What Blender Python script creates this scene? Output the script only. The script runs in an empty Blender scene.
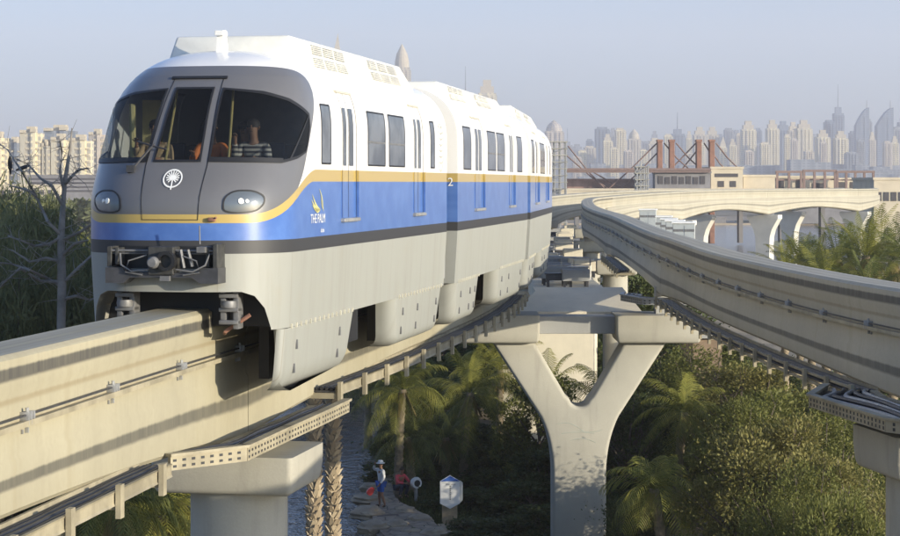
import bpy, bmesh, math, random
from mathutils import Vector, Matrix
R = math.radians
sc = bpy.context.scene
col = sc.collection
EYE = 13.0
# ---------------------------------------------------------------- camera
cam_d = bpy.data.cameras.new("camera"); cam = bpy.data.objects.new("camera", cam_d); col.objects.link(cam)
cam.location = (0, 0, EYE); cam.rotation_euler = (R(90), 0, 0)
cam_d.sensor_width = 36; cam_d.lens = 36 * 2000 / 900
cam_d.shift_y = -(268 - 183) / 900
cam_d.clip_start = 0.5; cam_d.clip_end = 30000
sc.camera = cam
# ---------------------------------------------------------------- light
SUN_EL, SUN_AZ = 10, 124          # azimuth clockwise from +Y
w = bpy.data.worlds.new("World"); sc.world = w; w.use_nodes = True
nt = w.node_tree; bgn = nt.nodes["Background"]
sky = nt.nodes.new("ShaderNodeTexSky"); sky.sky_type = 'NISHITA'; sky.sun_disc = False
sky.sun_elevation = R(SUN_EL); sky.sun_rotation = R(SUN_AZ); sky.altitude = 0
sky.air_density = .8; sky.dust_density = 2.2; sky.ozone_density = 4.6
nt.links.new(sky.outputs[0], bgn.inputs[0]); bgn.inputs[1].default_value = 0.15
sd = bpy.data.lights.new("sun", 'SUN'); sd.energy = 3.2; sd.angle = R(0.5); sd.color = (1, .89, .70)
so = bpy.data.objects.new("sun", sd); col.objects.link(so)
sdir = Vector((math.sin(R(SUN_AZ)) * math.cos(R(SUN_EL)), math.cos(R(SUN_AZ)) * math.cos(R(SUN_EL)), math.sin(R(SUN_EL))))
so.rotation_euler = sdir.to_track_quat('Z', 'Y').to_euler(); so.location = (60, -40, 60)
vs = sc.view_settings; vs.view_transform = 'Standard'; vs.look = 'None'; vs.exposure = 1.02; vs.gamma = 1
vs.use_curve_mapping = False
try:
    sc.cycles.volume_bounces = 1; sc.cycles.transparent_max_bounces = 16; sc.cycles.max_bounces = 6
    sc.cycles.use_denoising = True
except Exception: pass

# ---------------------------------------------------------------- node helper
class E:
    """tiny expression wrapper around shader math nodes"""
    def __init__(s, nt, v): s.nt, s.v = nt, v
    def _op(s, op, *o):
        n = s.nt.nodes.new("ShaderNodeMath"); n.operation = op
        for i, a in enumerate((s,) + o):
            a = a.v if isinstance(a, E) else a
            if isinstance(a, (int, float)): n.inputs[i].default_value = a
            else: s.nt.links.new(a, n.inputs[i])
        return E(s.nt, n.outputs[0])
    def __add__(s, o): return s._op('ADD', o)
    def __sub__(s, o): return s._op('SUBTRACT', o)
    def __mul__(s, o): return s._op('MULTIPLY', o)
    def __truediv__(s, o): return s._op('DIVIDE', o)
    def gt(s, o): return s._op('GREATER_THAN', o)
    def lt(s, o): return s._op('LESS_THAN', o)
    def abs(s): return s._op('ABSOLUTE')
    def frac(s): return s._op('FRACT')
    def floor(s): return s._op('FLOOR')
    def pow(s, o): return s._op('POWER', o)
    def max(s, o): return s._op('MAXIMUM', o)
    def min(s, o): return s._op('MINIMUM', o)
    def ramp(s, a, b, c=0., d=1., kind='SMOOTHSTEP'):
        n = s.nt.nodes.new("ShaderNodeMapRange"); n.interpolation_type = kind
        s.nt.links.new(s.v, n.inputs[0])
        for i, x in zip((1, 2, 3, 4), (a, b, c, d)): n.inputs[i].default_value = x
        return E(s.nt, n.outputs[0])
def mixc(nt, f, a, b, mode='MIX'):
    n = nt.nodes.new("ShaderNodeMix"); n.data_type = 'RGBA'; n.blend_type = mode
    def put(sock, x):
        if isinstance(x, E): x = x.v
        if isinstance(x, (int, float)): sock.default_value = x
        elif isinstance(x, tuple): sock.default_value = (x + (1,))[:4]
        else: nt.links.new(x, sock)
    put(n.inputs[0], f); put(n.inputs[6], a); put(n.inputs[7], b)
    return n.outputs[2]
def coords(nt, kind='Object'):
    tc = nt.nodes.new("ShaderNodeTexCoord"); return tc.outputs[kind]
def sep(nt, v):
    n = nt.nodes.new("ShaderNodeSeparateXYZ"); nt.links.new(v, n.inputs[0])
    return E(nt, n.outputs[0]), E(nt, n.outputs[1]), E(nt, n.outputs[2])
def noise(nt, vec, scale, detail=4, stretch=None, rough=.6):
    if stretch:
        m = nt.nodes.new("ShaderNodeMapping"); m.inputs['Scale'].default_value = stretch
        nt.links.new(vec, m.inputs[0]); vec = m.outputs[0]
    n = nt.nodes.new("ShaderNodeTexNoise"); n.inputs['Scale'].default_value = scale; n.inputs['Detail'].default_value = detail
    n.inputs['Roughness'].default_value = rough
    nt.links.new(vec, n.inputs['Vector']); return E(nt, n.outputs[0])
def newmat(name, rough=.6, metal=0, base=(.5, .5, .5)):
    m = bpy.data.materials.new(name); m.use_nodes = True
    p = m.node_tree.nodes["Principled BSDF"]
    p.inputs['Roughness'].default_value = rough; p.inputs['Metallic'].default_value = metal
    p.inputs['Base Color'].default_value = base + (1,); m.diffuse_color = base + (1,)
    return m, m.node_tree, p
def bump(nt, p, h, strength=.3, dist=.02):
    b = nt.nodes.new("ShaderNodeBump"); b.inputs['Strength'].default_value = strength; b.inputs['Distance'].default_value = dist
    nt.links.new(h.v, b.inputs['Height']); nt.links.new(b.outputs[0], p.inputs['Normal'])
def M_plain(name, base, rough=.6, metal=0, var=.25, scale=3, bmp=0, dark=None):
    m, nt, p = newmat(name, rough, metal, base)
    o = coords(nt); n = noise(nt, o, scale, 5)
    lo = dark or tuple(c * (1 - var) for c in base)
    c = mixc(nt, n.ramp(.3, .7), lo, base); nt.links.new(c, p.inputs['Base Color'])
    if bmp: bump(nt, p, noise(nt, o, scale * 8, 3), bmp)
    return m
def M_concrete(name, base=(.52, .48, .38), streak=.35):
    m, nt, p = newmat(name, .85, 0, base)
    o = coords(nt); n1 = noise(nt, o, .5, 6); n2 = noise(nt, o, 3.0, 5, (1, 1, .12)); n3 = noise(nt, o, 25, 2)
    c = mixc(nt, n1.ramp(.3, .75), tuple(x * .84 for x in base), base)
    c = mixc(nt, n2.ramp(.5, .78) * streak, c, tuple(x * .45 for x in base))
    c = mixc(nt, n3.ramp(.3, .7) * .12, c, tuple(x * .6 for x in base))
    nt.links.new(c, p.inputs['Base Color']); bump(nt, p, n3, .25, .01)
    return m
def M_beam(name, base=(.385, .35, .245), clean=1.0):
    """girder concrete; UV = (metres along, metres of girth down from the top centre)"""
    m, nt, p = newmat(name, .8, 0, base)
    uvn = nt.nodes.new("ShaderNodeUVMap"); uvn.uv_map = "uv"; uv = uvn.outputs[0]
    u, v, _ = sep(nt, uv)
    n1 = noise(nt, uv, .35, 6, rough=.65); st = noise(nt, uv, 1.0, 7, (5, .3, 1), rough=.75); st2 = noise(nt, uv, 1, 5, (2.6, .2, 1))
    lon = noise(nt, uv, 1.0, 4, (.05, 9, 1)); fine = noise(nt, uv, 14, 4)
    c = mixc(nt, n1.ramp(.25, .75), tuple(x * .82 for x in base), base)
    c = mixc(nt, st.ramp(.42, .75) * .22, c, tuple(x * .55 for x in base))
    c = mixc(nt, st2.ramp(.52, .8) * .30, c, (base[0] * .62, base[1] * .56, base[2] * .42))
    c = mixc(nt, fine.ramp(.4, .8) * .18, c, tuple(x * .6 for x in base))
    edge = (st - .5) * .035
    def band(c, a, b, k, col_):
        f = (v + edge).ramp(a - .015, a + .02) * (v + edge).ramp(b - .015, b + .035, 1, 0) * (st.ramp(.25, .7, .78, 1.0)) * k
        return mixc(nt, f, c, col_)
    # tyre wear under the guide wheels, running-surface rubber on top, rust line at the ledge
    c = band(c, .53, .66, 1.0 * clean, (.065, .062, .055))
    c = band(c, 1.72, 1.83, .95 * clean, (.085, .08, .062))
    c = band(c, .88, .93, .55 * clean, (.22, .17, .09))
    c = band(c, .05, .24, .40 * clean, (.24, .23, .21))
    c = band(c, .24, .34, .22 * clean, (.62, .60, .54))
    c = band(c, 1.14, 1.19, .35 * clean, (.25, .17, .09))
    c = mixc(nt, v.lt(.42) * lon.ramp(.4, .7) * .45, c, tuple(x * .5 for x in base))
    nt.links.new(c, p.inputs['Base Color']); bump(nt, p, fine, .2, .006)
    return m
def M_leaf(name, a, b, trans=.35):
    m, nt, p = newmat(name, .6, 0, a)
    p.inputs['Specular IOR Level'].default_value = .25
    g = nt.nodes.new("ShaderNodeNewGeometry"); rnd = E(nt, g.outputs['Random Per Island'])
    n = noise(nt, coords(nt), .7, 3)
    c = mixc(nt, rnd * .55 + n.ramp(.35, .65) * .45, a, b); nt.links.new(c, p.inputs['Base Color'])
    t = nt.nodes.new("ShaderNodeBsdfTranslucent"); nt.links.new(c, t.inputs[0])
    mx = nt.nodes.new("ShaderNodeMixShader"); mx.inputs[0].default_value = trans
    nt.links.new(p.outputs[0], mx.inputs[1]); nt.links.new(t.outputs[0], mx.inputs[2])
    nt.links.new(mx.outputs[0], nt.nodes['Material Output'].inputs[0])
    return m
def M_tower(name, wall, glass, fw=6.0, fh=3.4, vstripe=.35, ratio=.55):
    m, nt, p = newmat(name, .6, 0, wall)
    x, y, z = sep(nt, coords(nt))
    h = (x + y) / fw
    win = h.frac().gt(1 - ratio) * (z / fh).frac().gt(.38)
    st = (h / 3.0).frac().lt(vstripe)
    c = mixc(nt, win * .75, wall, glass)
    c = mixc(nt, st * .6, c, glass)
    n = noise(nt, coords(nt), .05, 2); c = mixc(nt, n.ramp(.35, .7) * .3, c, tuple(q * .7 for q in wall))
    nt.links.new(c, p.inputs['Base Color']); return m

# ---------------------------------------------------------------- mesh helpers
def obj(name, verts, faces, mat, parent=None, smooth=False, uv=None, mats=None, mi=None, loc=None):
    me = bpy.data.meshes.new(name); me.from_pydata([tuple(v) for v in verts], [], faces)
    if isinstance(mat, (list, tuple)):
        for q in mat: me.materials.append(q)
        if mi: me.polygons.foreach_set('material_index', mi)
    else: me.materials.append(mat)
    if smooth: me.polygons.foreach_set('use_smooth', [True] * len(me.polygons))
    if uv is not None:
        l = me.uv_layers.new(name="uv")
        for lp in me.loops: l.data[lp.index].uv = uv[lp.vertex_index]
    me.update()
    o = bpy.data.objects.new(name, me); col.objects.link(o)
    if parent: o.parent = parent
    if loc: o.location = loc
    return o
def tag(o, label=None, cat=None, group=None, kind=None):
    if label: o['label'] = label
    if cat: o['category'] = cat
    if group: o['group'] = group
    if kind: o['kind'] = kind
    return o
def empty(name, loc=(0, 0, 0), rz=0, **k):
    o = bpy.data.objects.new(name, None); col.objects.link(o); o.location = loc; o.rotation_euler = (0, 0, rz)
    o.empty_display_size = .3
    return tag(o, **k)
def kids(o): return [c for c in col.objects if c.parent == o]
def copy_tree(o, parent=None, ch=None):
    c = o.copy(); col.objects.link(c); c.parent = parent
    if ch is None: ch = {}
    for q in kids(o): copy_tree(q, c)
    return c
class MB:
    def __init__(s): s.v, s.f = [], []
    def add(s, v, f):
        n = len(s.v); s.v += [tuple(q) for q in v]; s.f += [tuple(i + n for i in q) for q in f]; return s
    def box(s, x0, x1, y0, y1, z0, z1, bev=0, M=None):
        if bev:
            bm = bmesh.new(); bmesh.ops.create_cube(bm, size=1)
            for q in bm.verts: q.co = ((x0 + x1) / 2 + q.co.x * (x1 - x0), (y0 + y1) / 2 + q.co.y * (y1 - y0), (z0 + z1) / 2 + q.co.z * (z1 - z0))
            bmesh.ops.bevel(bm, geom=bm.edges[:], offset=bev, segments=2, affect='EDGES', profile=.5)
            v = [q.co.copy() for q in bm.verts]; bm.verts.index_update(); f = [[q.index for q in g.verts] for g in bm.faces]; bm.free()
        else:
            v = [Vector(q) for q in ((x0, y0, z0), (x1, y0, z0), (x1, y1, z0), (x0, y1, z0), (x0, y0, z1), (x1, y0, z1), (x1, y1, z1), (x0, y1, z1))]
            f = [(0, 3, 2, 1), (4, 5, 6, 7), (0, 1, 5, 4), (1, 2, 6, 5), (2, 3, 7, 6), (3, 0, 4, 7)]
        if M: v = [M @ q for q in v]
        return s.add(v, f)
    def tube(s, pts, r, n=8, cap=True):
        pts = [Vector(p) for p in pts]; rs = r if isinstance(r, (list, tuple)) else [r] * len(pts)
        v, f = [], []; up = Vector((0, 0, 1))
        for i, p in enumerate(pts):
            t = (pts[min(i + 1, len(pts) - 1)] - pts[max(i - 1, 0)])
            t = t.normalized() if t.length > 1e-9 else Vector((0, 0, 1))
            a = t.cross(up if abs(t.z) < .95 else Vector((1, 0, 0))).normalized(); b = t.cross(a)
            for k in range(n):
                q = 2 * math.pi * k / n; v.append(p + (a * math.cos(q) + b * math.sin(q)) * rs[i])
        for i in range(len(pts) - 1):
            for k in range(n):
                f.append((i * n + k, i * n + (k + 1) % n, (i + 1) * n + (k + 1) % n, (i + 1) * n + k))
        if cap: f.append(tuple(range(n))[::-1]); f.append(tuple(range((len(pts) - 1) * n, len(pts) * n)))
        return s.add(v, f)
    def prism(s, poly, d0, d1, axis='z'):
        """extrude a 2-D polygon between d0 and d1 along an axis"""
        n = len(poly)
        def P(p, d): return {'z': (p[0], p[1], d), 'y': (p[0], d, p[1]), 'x': (d, p[0], p[1])}[axis]
        v = [P(p, d0) for p in poly] + [P(p, d1) for p in poly]
        f = [tuple(range(n)), tuple(range(n, 2 * n))[::-1]] + [(i, i + n, (i + 1) % n + n, (i + 1) % n) for i in range(n)]
        return s.add(v, f)
    def lathe(s, prof, n=24, c=(0, 0, 0)):
        v, f = [], []
        for r_, z in prof:
            for k in range(n):
                a = 2 * math.pi * k / n; v.append((c[0] + r_ * math.cos(a), c[1] + r_ * math.sin(a), c[2] + z))
        m = len(prof)
        for i in range(m - 1):
            for k in range(n): f.append((i * n + k, i * n + (k + 1) % n, (i + 1) * n + (k + 1) % n, (i + 1) * n + k))
        f.append(tuple(range(n))[::-1]); f.append(tuple(range((m - 1) * n, m * n)))
        return s.add(v, f)
    def build(s, name, mat, parent=None, smooth=False, fix=True, **k):
        o = obj(name, s.v, s.f, mat, parent, False, **k)
        if fix:
            bm = bmesh.new(); bm.from_mesh(o.data); bmesh.ops.recalc_face_normals(bm, faces=bm.faces[:]); bm.to_mesh(o.data); bm.free()
        if smooth: smooth_by_angle(o.data, smooth if smooth is not True else 40)
        return o
def smooth_by_angle(me, deg=40):
    bm = bmesh.new(); bm.from_mesh(me)
    for f in bm.faces: f.smooth = True
    for e in bm.edges:
        if len(e.link_faces) == 2 and e.calc_face_angle(0) > R(deg): e.smooth = False
    bm.to_mesh(me); bm.free()
def at(px, py, Z):            # a point of the photograph pushed out to depth Z metres
    return Vector(((px - 450) / 2000 * Z, Z, EYE - (py - 183) / 2000 * Z))
def atx(px, Z, z=0): return Vector(((px - 450) / 2000 * Z, Z, z))

# ---------------------------------------------------------------- guideway paths
class Path:
    def __init__(s, pts, zf):
        P = [Vector((p[0], p[1])) for p in pts]; out = []
        for i in range(len(P) - 1):
            p0 = P[i - 1] if i else P[0] * 2 - P[1]; p1, p2 = P[i], P[i + 1]; p3 = P[i + 2] if i + 2 < len(P) else P[-1] * 2 - P[-2]
            n = max(2, int((p2 - p1).length / .5))
            for k in range(n):
                t = k / n
                out.append(.5 * ((2 * p1) + (p2 - p0) * t + (2 * p0 - 5 * p1 + 4 * p2 - p3) * t * t + (3 * p1 - p0 - 3 * p2 + p3) * t ** 3))
        out.append(P[-1])
        for _ in range(6): out = [out[0]] + [(out[i - 1] + out[i] * 2 + out[i + 1]) / 4 for i in range(1, len(out) - 1)] + [out[-1]]
        s.p = out; s.s = [0]
        for i in range(1, len(out)): s.s.append(s.s[-1] + (out[i] - out[i - 1]).length)
        s.L = s.s[-1]; s.zf = zf
    def ev(s, d):
        import bisect
        i = min(max(bisect.bisect_right(s.s, d) - 1, 0), len(s.p) - 2)
        t = (d - s.s[i]) / max(1e-6, s.s[i + 1] - s.s[i])
        p = s.p[i].lerp(s.p[i + 1], t)
        a, b = s.p[max(i - 2, 0)], s.p[min(i + 3, len(s.p) - 1)]; tg = (b - a).normalized()
        return p, tg, s.zf(p.y) + EYE
    def at(s, d, lat=0, dz=0):       # lat to the right of travel away from the camera
        p, t, z = s.ev(d); return Vector((p.x + t.y * lat, p.y - t.x * lat, z + dz))
    def s_at_y(s, Y):
        for i in range(len(s.p) - 1):
            if s.p[i].y <= Y <= s.p[i + 1].y: return s.s[i]
        return s.L
def interp(tb, x):
    if x <= tb[0][0]: return tb[0][1]
    for (a, b), (c, d) in zip(tb, tb[1:]):
        if x <= c:
            t = (x - a) / (c - a); t = t * t * (3 - 2 * t); return b + (d - b) * t
    return tb[-1][1]
def sweep(path, prof, s0, s1, ds, name, mat, parent, closed=True, smooth=35, depthf=None, uvoff=0):
    n = max(1, int((s1 - s0) / ds + .5)); m = len(prof); v, f, uv = [], [], []
    g = [0]
    for a, b in zip(prof, prof[1:]): g.append(g[-1] + math.dist(a, b))
    gt = g[-1] + math.dist(prof[-1], prof[0])
    for i in range(n + 1):
        d = s0 + (s1 - s0) * i / n
        for j, (la, dz) in enumerate(prof):
            if depthf: dz = depthf(d, dz)
            v.append(path.at(d, la, dz)); uv.append((d + uvoff, min(g[j], gt - g[j]) if closed else g[j]))
    mm = m if closed else m - 1
    for i in range(n):
        for j in range(mm):
            a = i * m + j; b = i * m + (j + 1) % m; f.append((a, b, b + m, a + m))
    if closed: f.append(tuple(range(m))[::-1]); f.append(tuple(range(n * m, n * m + m)))
    o = obj(name, v, f, mat, parent, uv=uv)
    bm = bmesh.new(); bm.from_mesh(o.data); bmesh.ops.recalc_face_normals(bm, faces=bm.faces[:]); bm.to_mesh(o.data); bm.free()
    if smooth: smooth_by_angle(o.data, smooth)
    return o
zprof = lambda Y: interp([(0, -1.85), (50, -1.84), (66, -1.74), (95, -1.50), (170, -1.2), (225, -.75)], Y)
zleft = lambda Y: interp([(0, -1.85), (62, -1.85), (110, -1.5), (170, -1.2), (225, -.75)], Y)
LEFT = Path([(-8.6, 0), (-6.25, 14), (-5.2, 21.2), (-3.67, 31), (-1.47, 42), (.69, 55.5), (1.85, 68), (2.9, 85), (3.5, 105), (4.6, 135), (7.6, 172), (14.2, 200), (27.3, 231), (41, 256), (52.6, 275), (57.6, 294), (61.3, 318)], zleft)
RIGHT = Path([(16, 3), (11.6, 18), (9.4, 28), (7.95, 37), (7.35, 50), (7.35, 66), (7.9, 95), (9.0, 130), (12.3, 168), (19, 195), (31.8, 225), (45.6, 250), (56.2, 268), (62, 292), (66, 315)], zprof)
# ================================================================ materials
MAT = {}
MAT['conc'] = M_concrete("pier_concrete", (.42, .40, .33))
MAT['conc2'] = M_concrete("deck_concrete", (.70, .64, .50), .12)  # base raised to stand in for sun on the slab
MAT['grey_conc'] = M_concrete("grey_concrete", (.36, .36, .34), .3)
MAT['beam'] = M_beam("girder_concrete")
MAT['beam_right'] = M_beam('right_girder_concrete_lightened', (.47, .43, .325), .9)  # girder concrete lightened; bounced light on the shaded side put into the base
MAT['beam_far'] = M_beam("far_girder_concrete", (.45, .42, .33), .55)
MAT['cream_metal'] = M_plain("cream_painted_steel", (.38, .335, .23), .6, 0, .4, 2)
MAT['galv'] = M_plain("galvanised_steel", (.42, .42, .41), .5, .5, .3, 6)
MAT['dark_metal'] = M_plain("dark_steel", (.09, .09, .095), .5, .5, .3, 6)
MAT['mid_metal'] = M_plain("undercarriage_grey", (.20, .20, .20), .55, .3, .3, 8)
MAT['black'] = M_plain("black_rubber", (.015, .015, .016), .5, 0, .2)
MAT['cable'] = M_plain("black_cable_sheath", (.035, .036, .04), .5, 0, .5, 1)
MAT['white'] = M_plain("white_paint", (.80, .80, .77), .4, 0, .06)
MAT['roofwhite'] = M_plain("roof_unit_white", (.74, .73, .66), .5, 0, .12)
MAT['gold'] = M_plain("gold_vinyl", (.55, .38, .08), .4, 0, .1)
MAT['logo_gold'] = M_plain("pale_gold_vinyl", (.55, .52, .22), .4, 0, .1)
MAT['lampw'] = M_plain("lamp_lens_white", (.85, .85, .8), .15, 0, .05)
MAT['rust'] = M_plain("rust_brown_steel", (.30, .15, .10), .7, .1, .3, 1)
MAT['seat'] = M_plain("yellow_handrail", (.42, .34, .13), .4, 0, .1)
MAT['dirty'] = M_plain('grimy_steel', (.07, .07, .066), .6, .3, .5, 9)
MAT['lip'] = M_plain('opening_lip_grey', (.33, .32, .28), .6, 0, .2)
MAT['inside'] = M_plain("cab_lining", (.20, .20, .20), .7, 0, .2)
MAT['floor'] = M_plain("cab_floor", (.12, .12, .13), .7, 0, .2)

# ---- livery paint: UV = (arc metres from the nose centre, height against the eye line)
def make_livery(name, nose=True):
    m, nt, p = newmat(name, .3, 0, (.8, .8, .78))
    p.inputs['Coat Weight'].default_value = .35; p.inputs['Coat Roughness'].default_value = .12
    uvn = nt.nodes.new("ShaderNodeUVMap"); uvn.uv_map = "uv"; u, v, _ = sep(nt, uvn.outputs[0])
    o = coords(nt); ox, oy, oz = sep(nt, o)
    streak = noise(nt, uvn.outputs[0], 1, 5, (4, .35, 1), rough=.7); soft = noise(nt, uvn.outputs[0], .5, 4); pat = noise(nt, uvn.outputs[0], 2.2, 6)
    ua = u.abs()
    if nose:
        g = ua.ramp(1.15, 3.15, -.51, .115); hw = ua.ramp(1.0, 3.2, .062, .092)
        a = ((ua / 2.42).pow(4.5) + ((v - .4).abs() / 1.37).pow(4.5)).lt(1)
        b = ((ua / 2.42).pow(2.6) + ((v - .4).abs() / .93).pow(2.6)).lt(1)
        grey = v.gt(.4) * a + v.lt(.4) * (b + (ua.lt(1.0))).min(1)
    else:
        g = ua * 0 + .115; hw = ua * 0 + .092; grey = ua * 0
    c = mixc(nt, streak.ramp(.5, .8) * .18, (.80, .79, .76), (.62, .60, .52))
    c = mixc(nt, grey, c, mixc(nt, soft.ramp(.3, .7), (.115, .115, .12), (.135, .135, .14)))
    top = g + hw; bot = g - hw
    band = v.lt(top) * v.gt(bot)
    c = mixc(nt, band, c, (.43, .315, .10))
    c = mixc(nt, v.lt(bot), c, mixc(nt, pat.ramp(.35, .7), (.06, .135, .38), (.085, .175, .44)))
    blk = mixc(nt, ((v + .8).abs() / 1).lt(.02) * (u * 2.2).frac().gt(.75), (.035, .035, .037), (.22, .2, .18))
    c = mixc(nt, v.lt(-.82), c, blk)
    low = mixc(nt, streak.ramp(.42, .75) * .30, (.295, .30, .27), (.20, .19, .155))
    low = mixc(nt, pat.ramp(.5, .75) * .16, low, (.30, .27, .2))
    low = mixc(nt, ((u * .72).frac() - .5).abs().lt(.004) * .5, low, (.2, .18, .14))
    c = mixc(nt, v.lt(-1.01), c, low)
    nt.links.new(c, p.inputs['Base Color'])
    r = (v.gt(-.82)) * (-.28) + .56
    nt.links.new((r + grey * .05).v, p.inputs['Roughness'])
    nt.links.new((v.gt(-.82) * .35).v, p.inputs['Coat Weight'])
    bump(nt, p, soft, .12, .02)
    return m
MAT['livery'] = make_livery("train_livery"); MAT['livery2'] = make_livery("train_livery_side", False)
def glassmat(name, tint, mixf, rough=.03):
    m, nt, p = newmat(name, rough, 0, tint)
    p.inputs['Specular IOR Level'].default_value = .8
    t = nt.nodes.new("ShaderNodeBsdfTransparent"); t.inputs[0].default_value = (.62, .66, .68, 1)
    mx = nt.nodes.new("ShaderNodeMixShader"); mx.inputs[0].default_value = mixf
    nt.links.new(p.outputs[0], mx.inputs[1]); nt.links.new(t.outputs[0], mx.inputs[2]); nt.links.new(mx.outputs[0], nt.nodes['Material Output'].inputs[0])
    return m
MAT['screen'] = glassmat("windscreen_glass", (.02, .022, .025), .74)
MAT['sideglass'], _nt, _p = newmat("side_window_glass", .06, 0, (.05, .06, .07)); _p.inputs['Specular IOR Level'].default_value = 1.0; _p.inputs['Metallic'].default_value = .25
_p.inputs['Base Color'].default_value = (.10, .115, .13, 1)
_n = noise(_nt, coords(_nt), 1.1, 3); _nt.links.new(mixc(_nt, _n.ramp(.4, .65), (.055, .065, .075), (.15, .165, .18)), _p.inputs['Base Color'])

# ================================================================ train body surface
BW, BZC, BH, BP, BD, BN = 1.55, .8, 1.27, 2.6, 1.4, 2.5
def bw(z):
    if z > BZC: return BW * max(0., 1 - ((z - BZC) / BH) ** BP) ** (1 / BP)
    return BW if z > -1 else BW - .07 * (-1 - z) / 1.1
def blean(z): return 0. if z < -.3 else .72 * (z + .3) - .1 * (1 - math.exp(-(z + .3) * 7.2))
def bF(x, z):
    if z > BZC: r = ((abs(x) / BW) ** BP + ((z - BZC) / BH) ** BP) ** (1 / BP)
    else: r = abs(x) / bw(z)
    r = min(r, 1.); return BD * (1 - (1 - r ** BN) ** (1 / BN)) + blean(z)
_cache = {}
def plan(z):
    k = round(z, 4)
    if k in _cache: return _cache[k]
    W = bw(z); pts = [(0., bF(0, z))]; L = [0.]
    for i in range(1, 121):
        x = W * math.sin(math.pi / 2 * i / 120) if i < 120 else W
        x = min(x, W); y = bF(x, z); pts.append((x, y)); L.append(L[-1] + math.dist(pts[-1], pts[-2]))
    _cache[k] = (pts, L); return _cache[k]
def S(u, z, off=0.):
    """point on the nose/side at arc length u (signed, + right) and height z, pushed out by off"""
    def raw(u, z):
        pts, L = plan(z); a = abs(u)
        if a >= L[-1]: p = (pts[-1][0], pts[-1][1] + a - L[-1])
        else:
            import bisect
            i = max(0, bisect.bisect_right(L, a) - 1); i = min(i, len(L) - 2); t = (a - L[i]) / max(1e-9, L[i + 1] - L[i])
            p = (pts[i][0] + (pts[i + 1][0] - pts[i][0]) * t, pts[i][1] + (pts[i + 1][1] - pts[i][1]) * t)
        return Vector((math.copysign(p[0], u), p[1], z))
    P = raw(u, z)
    if off:
        a, b = raw(u + .01, z) - raw(u - .01, z), raw(u, z + .01) - raw(u, z - .01)
        n = a.cross(b).normalized()
        if n.x * (1 if u > 0 else -1) < 0 and abs(u) > 1 or (abs(u) <= 1 and n.y > 0): n = -n
        P = P + n * off
    return P
def u_of_x(x, z):
    pts, L = plan(z); a = abs(x)
    for i in range(len(pts) - 1):
        if pts[i + 1][0] >= a:
            t = (a - pts[i][0]) / max(1e-9, pts[i + 1][0] - pts[i][0]); return math.copysign(L[i] + (L[i + 1] - L[i]) * t, x)
    return math.copysign(L[-1], x)
def uy(y, z, side=1):      # arc position of a point of the straight side at local y
    pts, L = plan(z); return side * (L[-1] + y - pts[-1][1])
def flat_poly(poly, du, dz, holes=()):
    bm = bmesh.new(); bm.faces.new([bm.verts.new((p[0], p[1], 0)) for p in poly])
    us = [p[0] for p in poly]; zs = [p[1] for p in poly]
    def cut(no, c, geom=None):
        g = geom or (bm.verts[:] + bm.edges[:] + bm.faces[:])
        bmesh.ops.bisect_plane(bm, geom=g, plane_co=c, plane_no=no, dist=1e-6)
    k = math.ceil(min(us) / du + 1e-6)
    while k * du < max(us) - 1e-6: cut((1, 0, 0), (k * du, 0, 0)); k += 1
    k = math.ceil(min(zs) / dz + 1e-6)
    while k * dz < max(zs) - 1e-6: cut((0, 1, 0), (0, k * dz, 0)); k += 1
    for h in holes:
        x0, x1 = min(p[0] for p in h), max(p[0] for p in h); y0, y1 = min(p[1] for p in h), max(p[1] for p in h)
        n = len(h)
        for i in range(n):
            a, b = Vector(h[i] + (0,)), Vector(h[(i + 1) % n] + (0,)); d = b - a
            fs = []
            for f in bm.faces:
                xs = [v.co.x for v in f.verts]; ys = [v.co.y for v in f.verts]
                if max(xs) >= x0 - 1e-6 and min(xs) <= x1 + 1e-6 and max(ys) >= y0 - 1e-6 and min(ys) <= y1 + 1e-6: fs.append(f)
            es = {e for f in fs for e in f.edges}; vv = {v for f in fs for v in f.verts}
            cut((d.y, -d.x, 0), a, list(vv) + list(es) + fs)
        dele = []
        for f in bm.faces:
            c = f.calc_center_median(); inside = False; j = n - 1
            for i in range(n):
                (xi, yi), (xj, yj) = h[i], h[j]
                if (yi > c.y) != (yj > c.y) and c.x < (xj - xi) * (c.y - yi) / (yj - yi) + xi: inside = not inside
                j = i
            if inside: dele.append(f)
        bmesh.ops.delete(bm, geom=dele, context='FACES')
    bmesh.ops.triangulate(bm, faces=[f for f in bm.faces if len(f.verts) > 4])
    bm.verts.index_update()
    v = [(q.co.x, q.co.y) for q in bm.verts]; f = [[q.index for q in g.verts] for g in bm.faces]; bm.free()
    return v, f
def patch(name, poly, mat, parent, off=.004, du=.12, dz=.12, thick=0., holes=(), side=0):
    v, f = flat_poly(poly, du, dz, holes)
    SS = (lambda a, b, o_: Vector((side * (bw(b) + o_), a, b))) if side else S
    P = [SS(a, b, off) for a, b in v]; F = list(f)
    if thick:
        n = len(P); P += [SS(a, b, off - thick) for a, b in v]
        ed = {}
        for g in f:
            for i in range(len(g)): e = (g[i], g[(i + 1) % len(g)]); ed[e] = 1
        F += [tuple(i + n for i in g[::-1]) for g in f]
        for (a, b) in ed:
            if (b, a) not in ed: F.append((b, a, a + n, b + n))
    o = obj(name, P, F, mat, parent, uv=[((a + 2. if side else a), b) for a, b in (v + (v if thick else []))])
    bm = bmesh.new(); bm.from_mesh(o.data); bmesh.ops.recalc_face_normals(bm, faces=bm.faces[:]); bm.to_mesh(o.data); bm.free()
    smooth_by_angle(o.data, 35)
    return o
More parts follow.
